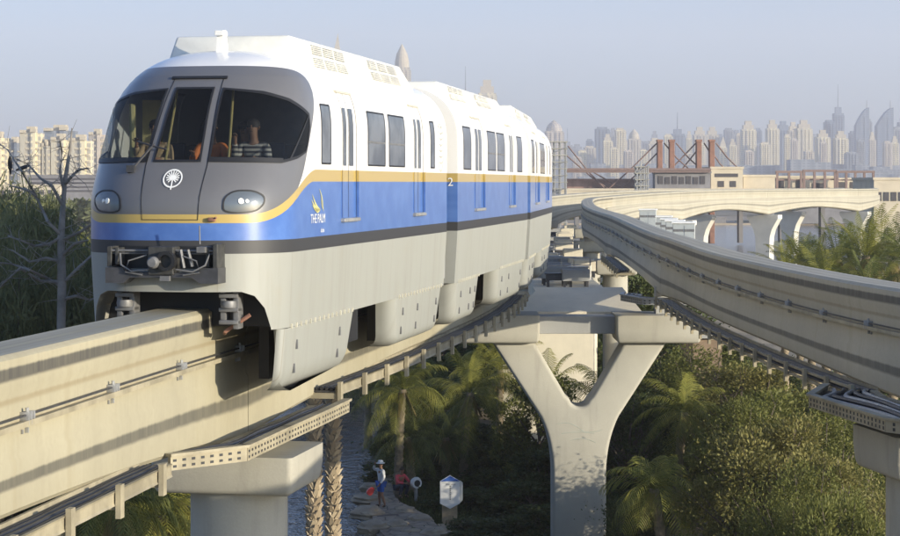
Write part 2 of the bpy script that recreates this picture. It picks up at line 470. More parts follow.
def rrect(u0, u1, z0, z1, r=.05, n=4):
    o = []
    for cx, cz, a0 in ((u1 - r, z1 - r, 0), (u0 + r, z1 - r, 90), (u0 + r, z0 + r, 180), (u1 - r, z0 + r, 270)):
        for k in range(n + 1):
            a = R(a0 + 90 * k / n); o.append((cx + r * math.cos(a), cz + r * math.sin(a)))
    return o
def smoothpoly(pts, it=2, k=.25):
    for _ in range(it):
        q = []
        for i in range(len(pts)):
            a, b = pts[i], pts[(i + 1) % len(pts)]
            q.append((a[0] * (1 - k) + b[0] * k, a[1] * (1 - k) + b[1] * k)); q.append((a[0] * k + b[0] * (1 - k), a[1] * k + b[1] * (1 - k)))
        pts = q
    return pts
def inset(poly, d):
    cx = sum(p[0] for p in poly) / len(poly); cz = sum(p[1] for p in poly) / len(poly)
    n = len(poly); out = []
    for i in range(n):
        a, b, c = Vector(poly[i - 1]), Vector(poly[i]), Vector(poly[(i + 1) % n])
        e1 = (b - a).normalized(); e2 = (c - b).normalized(); n1 = Vector((-e1.y, e1.x)); n2 = Vector((-e2.y, e2.x))
        nn = (n1 + n2); nn = nn.normalized() if nn.length > 1e-6 else n1
        if nn.dot(Vector((cx, cz)) - b) < 0: nn = -nn
        q = b + nn * d; out.append((q.x, q.y))
    return out
def ring(name, outer, d, mat, parent, off=.006, **k):     # a frame: polygon outline of width d
    return patch(name, outer, mat, parent, off, holes=[inset(outer, d)], **k)
SK = -2.12                      # lower edge of the body shell
def uX(pts): return [(u_of_x(x, z), z) for x, z in pts]
# windscreen outlines in arc/height coordinates
def screens():
    c = [(-.36, .30), (.36, .30), (.30, 1.42), (-.30, 1.42)]
    r = uX([(.46, .30), (1.40, .29), (1.52, .36)]) + [(2.33, .46), (2.36, .60), (2.30, .85), (2.14, 1.05)] + uX([(1.33, 1.26), (1.0, 1.36), (.42, 1.41)])
    r = [r[0]] + [q for q in r[1:-1]] + [r[-1]]
    return c, r
def nose_car(root):
    c, r = screens(); l = [(-a, b) for a, b in r][::-1]
    CL = 13.4
    body_holes = [inset(c, .02), inset(r, .02), inset(l, .02)]
    zt = 1.62
    op_r = [(1.00, -1.555), (1.16, -1.62), (1.27, -1.80), (1.33, SK + .02)]
    op_r = [(u_of_x(a, b), b) for a, b in op_r]; op_r.append((op_r[-1][0] + .01, SK - .5)); op_r = [op_r[0]] + smoothpoly(op_r, 2, .2)[4:-8] + [op_r[-1]] if 0 else op_r
    opening = [(-a, b) for a, b in op_r[::-1]] + op_r
    lip = [(-a, max(b, SK + .01)) for a, b in op_r[::-1]] + [(a, max(b, SK + .01)) for a, b in op_r]
    # keep the corner points below the skirt so the cut runs cleanly through the bottom edge
    umax = lambda z: uy(CL, z)
    nz = 26; polyL = [(-umax(SK + (zt - SK) * k / nz), SK + (zt - SK) * k / nz) for k in range(nz + 1)]
    poly = polyL[::-1] + [(-a, b) for a, b in polyL]
    body = patch('body_shell', poly, MAT['livery'], root, 0, .16, .14, holes=[opening] + body_holes)
    lv = [S(a, b, 0) for a, b in lip] + [S(a, b, 0) + Vector((-.04 if a > 0 else .04, .55, 0)) for a, b in lip]; ln = len(lip)
    obj('opening_lip', lv, [(i, i + 1, ln + i + 1, ln + i) for i in range(ln - 1)], MAT['lip'], root)
    # roof
    v, f, uv = [], [], []; NZ, NU = 18, 20
    ang0 = math.asin(((zt - BZC) / BH) ** (BP / 2))
    ys = [0, .12, .3, .6, 1.0, 2, 4, 6, 8, 99]
    rows = []
    for k in range(NZ + 1):
        t = k / NZ; a = ang0 + (math.pi / 2 - ang0) * (1 - (1 - t) ** 1.3); z = BZC + BH * (math.sin(a) ** (2 / BP)) if k < NZ else BZC + BH - 1e-5
        if k == 0: z = zt
        pts, L = plan(z); y1 = pts[-1][1]
        ul = [L[-1] * j / NU for j in range(NU)] + [L[-1] + (yy if yy < 99 else CL - y1) for yy in ys]
        row = [S(-q, z) for q in ul[::-1]] + [S(q, z) for q in ul[1:]]; rows.append(row)
        v += row; uv += [(-q, z) for q in ul[::-1]] + [(q, z) for q in ul[1:]]
    m = len(rows[0])
    for i in range(NZ):
        for j in range(m - 1): f.append((i * m + j, i * m + j + 1, (i + 1) * m + j + 1, (i + 1) * m + j))
    roof = obj('roof', v, f, MAT['livery'], root, True, uv=uv)
    bm = bmesh.new(); bm.from_mesh(roof.data); bmesh.ops.remove_doubles(bm, verts=bm.verts[:], dist=1e-4); bmesh.ops.recalc_face_normals(bm, faces=bm.faces[:]); bm.to_mesh(roof.data); bm.free()
    # bottom lip of the shell and rear bulkhead
    mb = MB(); mb.prism([(-1.46, SK), (1.46, SK), (1.5, -1), (1.53, 0), (1.5, .9), (1.3, 1.4), (.8, 1.85), (-.8, 1.85), (-1.3, 1.4), (-1.5, .9), (-1.53, 0), (-1.5, -1)], CL - .06, CL - .02, 'y'); mb.build('end_wall', MAT['mid_metal'], root)
    # windscreens
    for nm, pl in (('windscreen', c), ('windscreen', r), ('windscreen', l)):
        g = patch(nm, pl, MAT['screen'], root, .006, .1, .1)
        ring('windscreen_seal', pl, .045, MAT['black'], g, .012, du=.1, dz=.1)
        if nm and pl is not c:
            s = 1 if pl is r else -1
            dv = [(s * 2.10, 1.02), (s * 2.14, 1.02), (s * 1.80, .32), (s * 1.75, .32)]
            patch('window_bar', dv if s > 0 else dv[::-1], MAT['black'], g, .014, .1, .1)
    # lower dark edge under the glass
    for s in (1, -1):
        pl = uX([(.46, .30), (1.40, .29), (1.40, .36), (.46, .37)]); pl = [(s * a, b) for a, b in pl]
        patch('glass_lower_edge', pl, MAT['black'], root, .014, .1, .1)
    # escape door seams
    d = patch('escape_door_seam', [(-.42, -.53), (.42, -.53), (.47, .25), (.385, 1.56), (-.385, 1.56), (-.47, .25)], MAT['black'], root, .004, .1, .1,
              holes=[inset([(-.42, -.53), (.42, -.53), (.47, .25), (.385, 1.56), (-.385, 1.56), (-.47, .25)], .014)])
    patch('door_gutter', [(-.43, 1.55), (.43, 1.55), (.43, 1.585), (-.43, 1.585)], MAT['black'], root, .022, .1, .1, thick=.02)
    # headlights
    for s in (1, -1):
        pl = smoothpoly([(s * a, b) for a, b in ((.76, -.40), (.78, -.20), (.92, -.10), (1.20, -.10), (1.40, -.18), (1.41, -.30), (1.26, -.42), (.92, -.44))], 2, .22)
        h = patch('headlight', pl, glass_lamp, root, .008, .08, .08)
        ring('lamp_rim', pl, .022, MAT['black'], h, .014, du=.08, dz=.08)
        for q, rr in ((1.03, .042), (1.12, .028)):
            P = S(s * q, -.26, .006); mb = MB(); mb.lathe([(.002, 0), (rr, 0), (rr, .012), (.002, .02)], 14)
            b = mb.build('lamp_bulb', MAT['lampw'], h, True); b.location = P; n = (S(s * q, -.26, .1) - P).normalized(); b.rotation_euler = n.to_track_quat('Z', 'Y').to_euler()
    # palm emblem: ring plus fronds
    mb = []; cz = .06; v, f = [], []
    def flatstroke(pts, wd, off=.012):
        for i in range(len(pts) - 1):
            a, b = Vector(pts[i]), Vector(pts[i + 1]); d_ = (b - a).normalized(); n = Vector((-d_.y, d_.x)) * wd / 2
            q = [a - n, b - n, b + n, a + n]; k = len(v); v.extend([S(p.x, p.y, off) for p in q]); f.append((k, k + 1, k + 2, k + 3))
    K = 28; flatstroke([(.135 * math.cos(2 * math.pi * i / K - math.pi / 2 + .35 * (1 if i == 0 else (-1 if i == K else 0)) * 0), cz + .135 * .92 * math.sin(2 * math.pi * i / K - math.pi / 2)) for i in range(K + 1)], .022)
    for k in range(-6, 7):
        a = R(90 + k * 24); flatstroke([(0, cz + .0), (.10 * math.cos(a), cz + .02 + .09 * math.sin(a))], .016)
    flatstroke([(0, cz + .03), (0, cz - .16)], .02)
    obj('palm_emblem', v, f, MAT['white'], root)
    # wiper
    mb = MB(); P0, P1 = S(-.62, .22, .04), S(-.33, .62, .07); P2, P3 = S(-.75, .70, .05), S(-.26, .52, .05)
    mb.tube([S(-.68, .20, .02), P0, S(-.40, .48, .08)], .018, 6); mb.tube([S(-.60, .24, .05), S(-.36, .52, .09)], .010, 6)
    mb.tube([S(-.66, .58, .05), S(-.40, .50, .07), S(-.18, .46, .05)], .014, 6); mb.box(-.06, .06, -.03, .03, -.05, .05, M=Matrix.Translation(S(-.68, .19, .03)))
    mb.build('wiper', MAT['dark_metal'], root, True)
    # small cock on the gold band
    mb = MB(); P = S(.62, -.52, .03); mb.box(-.05, .05, -.04, .04, -.03, .03, .01, M=Matrix.Translation(P)); mb.tube([P, P + Vector((.08, -.05, .03))], .015, 6)
    mb.build('jumper_socket', MAT['rust'], root, True)
    # coupler bay
    bay = patch('coupler_bay', [(-.88, -.90), (.80, -.90), (.80, -1.22), (-.88, -1.22)], MAT['black'], root, .01, .1, .1)
    mb = MB(); yf = -.30
    mb.box(-.22, .16, yf, .18, -1.30, -.90, .015); mb.build('coupler_housing', MAT['dirty'], root)
    for q in ((-.86, -.79, .1, .5, -1.19, -.90), (-.74, -.69, .1, .4, -1.16, -.92), (.72, .79, .05, .5, -1.30, -.86), (.60, .65, .1, .4, -1.19, -.92)):
        mb = MB(); mb.box(q[0], q[1], yf + q[2], yf + q[3] , q[4], q[5], .01); mb.build('coupler_bracket', MAT['dirty'], root)
    mb = MB(); mb.lathe([(.001, 0), (.06, 0), (.085, .04), (.085, .16), (.06, .2), (.05, .3), (.001, .32)], 18, (0, 0, 0)); o = mb.build('coupler_head', MAT['mid_metal'], root, True); o.location = (-.10, yf - .18, -1.12); o.rotation_euler = (R(-90), 0, 0)
    mb = MB(); mb.lathe([(.12, 0), (.14, .02), (.14, .14), (.09, .14), (.09, .02)], 18); o = mb.build('coupler_socket', MAT['black'], root, True); o.location = (.07, yf + .05, -1.10); o.rotation_euler = (R(90), 0, 0)
    mb = MB()
    mb.tube([(-.84, yf + .12, -.96), (.76, yf + .12, -.96)], .018, 6); mb.tube([(-.84, yf + .16, -1.0), (.76, yf + .16, -1.0)], .012, 6)
    for s in (-1, 1):
        mb.tube([(s * .2, yf, -1.22), (s * .45, yf - .02, -1.25), (s * .62, yf + .02, -1.16), (s * .66, yf + .1, -1.0)], .014, 6)
        mb.tube([(s * .25, yf + .05, -1.02), (s * .5, yf, -1.10), (s * .55, yf, -1.26), (s * .3, yf, -1.3)], .012, 6)
    mb.tube([(.55, yf, -.86), (.55, yf - .02, -.60)], .010, 6); mb.box(.5, .62, yf, .1, -.98, -.90); mb.box(-.02, .12, yf - .06, yf, -1.38, -1.31)
    mb.tube([(.25, yf + .05, -.94), (.30, yf + .05, -1.2)], .025, 6); mb.tube([(.36, yf + .05, -.94), (.42, yf + .05, -1.18)], .025, 6)
    mb.build('coupler_hoses', MAT['mid_metal'], root, True)
    mb = MB(); mb.prism([(-.86, -1.20), (-.62, -1.20), (-.55, -1.27), (.48, -1.27), (.56, -1.20), (.80, -1.20), (.80, -1.42), (.54, -1.42), (.42, -1.34), (-.50, -1.34), (-.60, -1.42), (-.86, -1.42)], -.26, .2, 'y')
    mb.build('coupler_apron', MAT['dark_metal'], root)
    # inside the opening: dark underframe, guide-wheel brackets
    mb = MB(); mb.box(-1.15, 1.15, .75, 12.9, -1.50, -1.10); mb.box(-1.25, 1.25, 1.0, 1.1, -2.1, -1.5)
    mb.build('underframe', MAT['black'], root)
    for s in (-1, 1):
        mb = MB(); xx = s * .78
        mb.box(xx - .13, xx - .05, .35, .6, -2.02, -1.52, .01); mb.box(xx + .06, xx + .14, .35, .6, -2.1, -1.52, .01)
        for zz in (-1.62, -1.82, -2.0): mb.box(xx - .14, xx + .14, .3, .55, zz - .03, zz + .03, .01)
        mb.lathe([(.001, -.05), (.11, -.05), (.12, 0), (.11, .05), (.001, .05)], 14, (xx, .33, -1.74))
        mb.build('guide_wheel_bracket', MAT['mid_metal'], root, True)
    mb = MB(); mb.tube([(1.05, .5, -1.9), (.7, .45, -2.14), (.55, .9, -2.2)], .03, 8); mb.build('brake_hose', MAT['rust'], root, True)
    # legs behind the nose: inner faces of the side skirt
    mb = MB()
    for s in (-1, 1): mb.box(s * 1.36 - .02, s * 1.36 + .02, 1.2, 13.3, SK + .02, -1.2)
    mb.build('skirt_lining', MAT['mid_metal'], root)
    # side furniture, both sides
    for s in (1, -1):
        side_fit(root, s, [(2.72, 3.34), ], [(4.07, 5.05), (9.92, 10.78)], [(5.98, 7.38), (7.69, 9.10)], [(11.62, 12.05)])
        skirt(root, s, .82, 5.3 + .0, True); skirt(root, s, 8.55, 13.36, False)
        patch('logo_leaf', [(s * a, b) for a, b in ((2.9, -.2), (2.905, -.2), (2.9, -.19))], MAT['logo_gold'], root, .006) if 0 else None
    logo(root)
    v, f = [], []
    for i in range(29):
        a = 2 * math.pi * i / 28
        for q in (1, .93): v.append((bw(.72 + .5 * math.sin(a)) + .004, 12.72 + .33 * q * math.cos(a), .72 + .5 * q * math.sin(a)))
    f = [(2 * i, 2 * i + 2, 2 * i + 3, 2 * i + 1) for i in range(28)]
    for k in range(7):
        z_ = .38 + .12 * k; n_ = len(v); v += [(bw(z_) + .012, 12.56, z_ + .05), (bw(z_) + .012, 12.72, z_), (bw(z_) + .012, 12.72, z_ + .02), (bw(z_) + .012, 12.56, z_ + .07), (bw(z_) + .012, 12.88, z_ + .05), (bw(z_) + .012, 12.88, z_ + .07)]; f += [(n_, n_ + 1, n_ + 2, n_ + 3), (n_ + 1, n_ + 4, n_ + 5, n_ + 2)]
    obj('oval_emblem', v, f, MAT['seam'], root)
    roof_unit(root, 2.9, 12.2, True)
    end_gap(root, CL)
def end_gap(root, CL):
    mb = MB(); pr = [(-1.40, -2.0), (1.40, -2.0), (1.44, .3), (1.40, 1.1), (1.15, 1.6), (.7, 1.88), (-.7, 1.88), (-1.15, 1.6), (-1.40, 1.1), (-1.44, .3)]
    for k in range(5): mb.prism(pr if k % 2 == 0 else [(x * .975, z * .985) for x, z in pr], CL - .02 + k * .12, CL + .10 + k * .12, 'y')
    mb.build('gangway_bellows', MAT['bellows'], root)
def win(root, s, y0, y1, z0, z1, r=.04, name='window', split=False):
    pl = rrect(y0, y1, z0, z1, r)
    g = patch(name, pl, MAT['sideglass'], root, .004, .6, .12, side=s); ring('window_seal', pl, .028, MAT['black'], g, .010, du=.6, dz=.12, side=s)
    if split:
        zz = z0 + (z1 - z0) * .42
        patch('window_bar', [(y0, zz), (y1, zz), (y1, zz + .03), (y0, zz + .03)], MAT['mid_metal'], g, .012, .6, .12, side=s)
def side_fit(root, s, w1, doors, big, w2, w=1.0):
    for y0, y1 in w1: win(root, s, y0, y1, .29, 1.235)
    for y0, y1 in w2: win(root, s, y0, y1, .29, 1.235)
    for y0, y1 in big: win(root, s, y0, y1, .29, 1.235, split=True)
    rc = lambda a, b, c, d: [(a, c), (b, c), (b, d), (a, d)]
    for y0, y1 in doors:
        um = y0 + (y1 - y0) * .42
        d = patch('door', rc(y0, y1, -.56, 1.46), MAT['livery_door'], root, .012, .6, .12, thick=.03, side=s)
        for a, b in ((y0, y0 + .014), (um, um + .016), (y1 - .014, y1)): patch('door_seam', rc(a, b, -.56, 1.46), MAT['black'], d, .016, .6, .12, side=s)
        patch('door_track', rc(y0 - .02, y1 + .05, 1.46, 1.50), MAT['seam'], d, .035, .6, .12, thick=.05, side=s)
        patch('door_post', rc(y1, y1 + .13, -.56, 1.46), MAT['livery_strip'], d, .060, .6, .12, thick=.10, side=s)  # raised strip added; its shaded edge stands in for the door recess
        for a, b in ((y0 + .05, um - .14), (um + .05, um + (y1 - um) * .62)): patch('door_glass', rrect(a, b, .28, 1.22, .03), MAT['sideglass'], d, .018, .6, .12, side=s)
        ym = (y0 + y1) / 2; mb = MB(); x0 = s * 1.50; x1 = s * 1.62; mb.box(min(x0, x1), max(x0, x1), y0 - .05, y1 + .1, -.63, -.57, .01); mb.build('door_step', MAT['galv'], d)
        patch('door_lamp', rc(y1 + .16, y1 + .22, .98, 1.2), MAT['seam'], d, .03, .6, .12, thick=.03, side=s)
def skirt(root, s, y0, y1, first):
    """bogie skirt hanging below the shell: tapered plate box with rounded lower corners"""
    z0, z1 = SK - .004, -3.05; wtop, wbot = 1.475, 1.40; taper = .35
    v, f, uv = [], [], []
    NY, NZ, rr = 26, 14, (.34 if first else .22)
    prof = []
    for k in range(NZ + 1):
        t = k / NZ; z = z0 + (z1 - z0) * t
        rc = 0
        d = z - z1
        if d < rr: rc = rr - math.sqrt(max(0, rr * rr - (rr - d) ** 2))
        ya = y0 + (.02 if first else taper) * t + rc * .8; yb = y1 - taper * t - rc * .8
        xo = wtop + (wbot - wtop) * t - rc * (.45 if first else .9); prof.append((ya, yb, xo, z, t, rc))
    cr = .12 if first else .26
    loop = []
    for (ya, yb, xo, z, t, rc) in prof:
        ring_ = []
        for j in range(7):
            a = R(90 * j / 6); ring_.append((xo - cr + cr * math.sin(a) - 0, ya + cr - cr * math.cos(a)))
        ring_ = [((1.30 + .05 * t + rc * .35) if first else (xo - .36), ya + (.05 if first else 0))] + ring_
        for j in range(7):
            a = R(90 * j / 6); ring_.append((xo - cr + cr * math.cos(a), yb - cr + cr * math.sin(a)))
        ring_.append((xo - .36, yb)); loop.append([(s * x, y, z) for x, y in ring_])
    m = len(loop[0])
    for lv in loop:
        for x, y, z in lv: v.append((x, y, z)); uv.append((y + 1.2, z))
    for i in range(NZ):
        for j in range(m - 1): f.append((i * m + j, i * m + j + 1, (i + 1) * m + j + 1, (i + 1) * m + j))
    f.append(tuple(range(NZ * m, NZ * m + m)))
    o = obj('bogie_skirt', v, f, MAT['livery'], root, uv=uv)
    bm = bmesh.new(); bm.from_mesh(o.data); bmesh.ops.recalc_face_normals(bm, faces=bm.faces[:]); bm.to_mesh(o.data); bm.free(); smooth_by_angle(o.data, 35)
    mb = MB()
    yy = [y0 + .75, y1 - 1.0] if first else [y0 + .8, y0 + 2.2, y1 - .7]
    for y in yy:
        for t in (.30, .68):
            x = s * (wtop + (wbot - wtop) * t + .012); z = z0 + (z1 - z0) * t; yc = y - .15 * (t - .3)
            mb = MB(); mb.prism([(yc - .025, z - .07), (yc + .025, z - .07), (yc + .025, z + .02), (yc + .01, z + .07), (yc - .01, z + .07), (yc - .025, z + .02)], x - s * .02, x + s * .012, 'x')
            mb.build('skirt_latch', MAT['mid_metal'], o)
    mb = MB()
    for k in range(int((y1 - y0) / .28)):
        y = y0 + .35 + k * .28
        if y < y1 - .2: mb.box(min(s * 1.475, s * 1.50), max(s * 1.475, s * 1.50), y, y + .03, SK - .02, SK + .05)
    tag(mb.build('hinge_row', MAT['seam'], o), kind='stuff')
def bogie(root, y):
    mb = MB()
    mb.box(-.5, .5, y - .9, y + .9, -1.75, -1.5); 
    for s in (-1, 1):
        mb.box(s * .75 - .08, s * .75 + .08, y - 1.1, y + 1.1, -3.0, -1.4)
        mb.box(s * 1.0 - .2, s * 1.0 + .2, y - .5, y + .5, -2.6, -1.9)
        mb.box(s * .98 - .16, s * .98 + .16, y + .3, y + 3.6, -2.75, -1.9)  # black box added to darken the gap between the skirts
    mb.build('bogie_frame_gap_shade', MAT['black'], root)
def roof_unit(root, y0, y1, ant=False):
    zb, zt = 1.95, 2.33 if ant else 2.22
    mb = MB()
    v = [(-1.02, y0, zb - .12), (1.02, y0, zb - .12), (1.12, y1, zb - .12), (-1.12, y1, zb - .12),
         (-.93, y0 + .25, zt), (.93, y0 + .25, zt), (.9, y1 - .5, zt), (-.9, y1 - .5, zt)]
    bm = bmesh.new(); bv = [bm.verts.new(q) for q in v]
    for g in [(0, 3, 2, 1), (4, 5, 6, 7), (0, 1, 5, 4), (1, 2, 6, 5), (2, 3, 7, 6), (3, 0, 4, 7)]: bm.faces.new([bv[i] for i in g])
    bmesh.ops.bevel(bm, geom=bm.edges[:], offset=.05, segments=3, affect='EDGES', profile=.5)
    bm.verts.index_update(); mb.add([q.co for q in bm.verts], [[q.index for q in g.verts] for g in bm.faces]); bm.free()
    u = mb.build('roof_unit', MAT['roofwhite'], root, True)
    for a, b in ((y0 + 1.5, y0 + 3.9), (y0 + 5.7, y0 + 8.2)):
        for sx in (-1, 1):
            mb = MB(); fr = MB()
            n = 3
            for i in range(n):
                for j in range(2):
                    ya = a + (b - a) * i / n; yb = a + (b - a) * (i + 1) / n - .08; t0, t1 = .15 + .42 * j, .15 + .42 * j + .34
                    def Q(y, t): return (sx * (1.04 + .085 * (y - y0) / (y1 - y0) - (.11 + .10 * (y - y0) / (y1 - y0)) * t + .02), y, zb - .12 + (zt - zb + .12) * t)
                    k = 5
                    for q in range(k):
                        ta, tb = t0 + (t1 - t0) * q / k, t0 + (t1 - t0) * (q + .6) / k
                        mb.add([Q(ya, ta), Q(yb, ta), Q(yb, tb), Q(ya, tb)], [(0, 1, 2, 3)])
            mb.build('louvre', MAT['louvre'], u, fix=False)
    if ant:
        mb = MB(); mb.prism([(y0 - .5, 1.9), (y0 - .42, 2.36), (y0 - .28, 2.38), (y0 - .10, 1.95)], -.05, .05, 'x'); mb.box(-.07, .07, y0 - .5, y0 - .25, 2.28, 2.36, .01)
        mb.build('antenna_fin', MAT['white'], root)
def text_mesh(s, size):
    c = bpy.data.curves.new("lettering", 'FONT'); c.body = s; c.size = size; c.align_x = 'CENTER'
    o = bpy.data.objects.new("lettering", c); col.objects.link(o); dg = bpy.context.evaluated_depsgraph_get(); dg.update()
    me = bpy.data.meshes.new_from_object(o.evaluated_get(dg)); bpy.data.objects.remove(o)
    v = [(q.co.x, q.co.y) for q in me.vertices]; f = [list(p.vertices) for p in me.polygons]; bpy.data.meshes.remove(me); return v, f
def side_text(root, s, size, y, z, mat, name, xs=1., wall=1.556):
    v, f = text_mesh(s, size); return obj(name, [(wall, y + a * xs, z + b) for a, b in v], f, mat, root)
def logo(root):
    y, z = 2.50, -.61
    side_text(root, "THE PALM", .20, y, z, MAT['white'], 'lettering', 1.0)
    side_text(root, "dubai", .10, y + .28, z - .15, MAT['white'], 'lettering', 1.1)
    v, f = [], []
    def leaf(p, q, bend, wd):
        n = 8; p, q = Vector(p), Vector(q); d = q - p; nn = Vector((-d.y, d.x)).normalized(); k0 = len(v)
        for i in range(n + 1):
            t = i / n; c = p + d * t + nn * bend * math.sin(math.pi * t); h = wd * math.sin(math.pi * min(1, t * .92 + .04)); v.append((1.557, *(c + nn * h))); v.append((1.557, *(c - nn * h)))
        for i in range(n): f.append((k0 + 2 * i, k0 + 2 * i + 2, k0 + 2 * i + 3, k0 + 2 * i + 1))
    c0 = (y + .14, z + .20)
    for k, (dx, dz, b) in enumerate(((-.50, .24, .05), (-.56, .16, .05), (-.50, .08, .045), (-.36, .02, .035))): leaf(c0, (c0[0] + dx, c0[1] + dz), b, .024)
    leaf((y + .34, z + .16), (y + .08, z + .52), -.05, .018); leaf((y + .36, z + .18), (y + .2, z + .42), .05, .014)
    obj('leaf_logo', v, f, MAT['logo_gold'], root)
def mid_car(root, CL):
    """middle carriage: y from 0 to CL"""
    NS = 30; ring_, uvv = [], []
    outline = [(bw(z), z) for z in [SK + (BZC - SK) * k / 12 for k in range(12)]]
    for k in range(19):
        a = math.pi / 2 * k / 18; outline.append((BW * math.cos(a) ** (2 / BP), BZC + BH * math.sin(a) ** (2 / BP)))
    full = outline + [(-x, z) for x, z in outline[::-1][1:]]
    v, f, uv = [], [], []; ny = 16; m = len(full)
    for i in range(ny + 1):
        for x, z in full: v.append((x, CL * i / ny, z)); uv.append((CL * i / ny + 20.0, z))
    for i in range(ny):
        for j in range(m - 1): f.append((i * m + j, i * m + j + 1, (i + 1) * m + j + 1, (i + 1) * m + j))
    f.append(tuple(range(m))[::-1]); f.append(tuple(range(ny * m, ny * m + m)))
    b = obj('body_shell', v, f, MAT['livery2'], root, uv=uv); smooth_by_angle(b.data, 40)
MAT['bellows'] = M_plain("gangway_grey", (.30, .30, .30), .8, 0, .2)
MAT['livery_door'] = MAT['livery']; MAT['livery_strip'] = MAT['livery']
MAT['seam'] = M_plain("cream_seam", (.55, .52, .42), .5, 0, .2)
MAT['louvre'] = M_plain("louvre_grey", (.60, .585, .52), .6, 0, .2)  # grey strips laid over the roof unit side
glass_lamp, _nt, _p = newmat("lamp_glass", .08, 0, (.09, .105, .12)); _p.inputs['Coat Weight'].default_value = .6

# ================================================================ people
def skin(name, pts, edges, mat, parent, sub=2):
    me = bpy.data.meshes.new(name); me.from_pydata([p[0] for p in pts], edges, [])
    o = bpy.data.objects.new(name, me); col.objects.link(o)
    o.modifiers.new("s", 'SKIN'); sk = me.skin_vertices[0].data
    for i, p in enumerate(pts): r_ = p[1]; sk[i].radius = (r_, r_) if not isinstance(r_, tuple) else r_
    sk[0].use_root = True
    m = o.modifiers.new("u", 'SUBSURF'); m.levels = m.render_levels = sub
    dg = bpy.context.evaluated_depsgraph_get(); dg.update()
    m2 = bpy.data.meshes.new_from_object(o.evaluated_get(dg)); bpy.data.objects.remove(o)
    m2.name = name; m2.materials.clear(); m2.materials.append(mat)
    for p in m2.polygons: p.use_smooth = True
    q = bpy.data.objects.new(name, m2); col.objects.link(q)
    if parent: q.parent = parent
    return q
SKINM = M_plain("skin_tone", (.28, .15, .09), .6, 0, .1); HAIR = M_plain("dark_hair", (.02, .015, .012), .7, 0, .1)
def person(J, shirt, trousers, root, shirt_long=True, shorts=False, shoes=None, hat=None, upper=False):
    """J: joints dict pelvis chest neck head, and per side (l/r) sh el wr hip kn an toe"""
    g = {k: Vector(v) for k, v in J.items()}
    pts, ed = [], []
    def P(v, r): pts.append((Vector(v), r)); return len(pts) - 1
    def Ed(a, b): ed.append((a, b))
    pe = P(g['pelvis'], (.14, .105)); wa = P(g['pelvis'].lerp(g['chest'], .5), (.125, .095)); ch = P(g['chest'], (.16, .11)); nb = P(g['neck'], .065)
    hd0 = P(g['head'] - Vector((0, 0, .06)), (.065, .07)); hd = P(g['head'] + Vector((0, 0, .03)), (.085, .10)); ht = P(g['head'] + Vector((0, 0, .10)), (.06, .07))
    for a, b in ((pe, wa), (wa, ch), (ch, nb), (nb, hd0), (hd0, hd), (hd, ht)): Ed(a, b)
    for s in 'lr':
        sh = P(g['sh' + s], .062); el = P(g['el' + s], .043); wr = P(g['wr' + s], .028); Ed(ch, sh); Ed(sh, el); Ed(el, wr)
        d = (g['wr' + s] - g['el' + s]).normalized(); sd_ = d.cross(Vector((0, 1, .2))).normalized(); nn = d.cross(sd_)
        pa = P(g['wr' + s] + d * .06, (.035, .018)); Ed(wr, pa)
        for q, ln in ((-.027, .065), (-.009, .08), (.009, .075), (.027, .06)):
            b0 = g['wr' + s] + d * .09 + sd_ * q; k1 = P(b0, .009); k2 = P(b0 + d * ln * .55 + nn * .012, .008); k3 = P(b0 + d * ln * .9 + nn * .035, .007); Ed(pa, k1); Ed(k1, k2); Ed(k2, k3)
        t1 = P(g['wr' + s] + d * .05 + sd_ * .045, .010); t2 = P(g['wr' + s] + d * .09 + sd_ * .06 + nn * .01, .009); Ed(pa, t1); Ed(t1, t2)
        if not upper:
            hp = P(g['hip' + s], .09); kn = P(g['kn' + s], .062); cf = P(g['kn' + s].lerp(g['an' + s], .35), .058); an = P(g['an' + s], .038); to = P(g['toe' + s], (.04, .028))
            for a, b in ((pe, hp), (hp, kn), (kn, cf), (cf, an), (an, to)): Ed(a, b)
    body = skin('body', pts, ed, SKINM, root)
    # face: nose, eyes, ears, mouth
    fwd = Vector(J.get('face', (0, -1, 0))).normalized(); rt = fwd.cross(Vector((0, 0, 1))).normalized(); H = g['head']
    mb = MB()
    mb.tube([H + fwd * .085 + Vector((0, 0, .05)), H + fwd * .118 + Vector((0, 0, .005)), H + fwd * .085 + Vector((0, 0, -.002))], [.010, .014, .008], 6)
    for s in (-1, 1): mb.tube([H + rt * s * .082 + Vector((0, 0, .045)), H + rt * s * .095 + Vector((0, 0, .02)) - fwd * .01, H + rt * s * .082 + Vector((0, 0, -.015))], [.008, .016, .008], 6)
    mb.build('nose_and_ears', SKINM, root, True)
    mb = MB()
    for s in (-1, 1): mb.tube([H + fwd * .088 + rt * s * .042 + Vector((0, 0, .045)), H + fwd * .094 + rt * s * .024 + Vector((0, 0, .045))], .008, 6)
    mb.tube([H + fwd * .09 + rt * .02 + Vector((0, 0, -.04)), H + fwd * .09 - rt * .02 + Vector((0, 0, -.04))], .005, 6); mb.build('eyes_and_mouth', HAIR, root, True)
    # hair
    mb = MB(); mb.lathe([(.095, .02), (.102, .06), (.09, .11), (.05, .145), (.001, .155)], 16, tuple(H - fwd * .012)); mb.build('hair', HAIR, root, True)
    # shirt
    pts, ed = [], []
    pe = P(g['pelvis'] + Vector((0, 0, -.02)), (.16, .125)); wa = P(g['pelvis'].lerp(g['chest'], .5), (.145, .115)); ch = P(g['chest'], (.178, .128)); nb = P(g['neck'] - Vector((0, 0, .035)), .07)
    for a, b in ((pe, wa), (wa, ch), (ch, nb)): Ed(a, b)
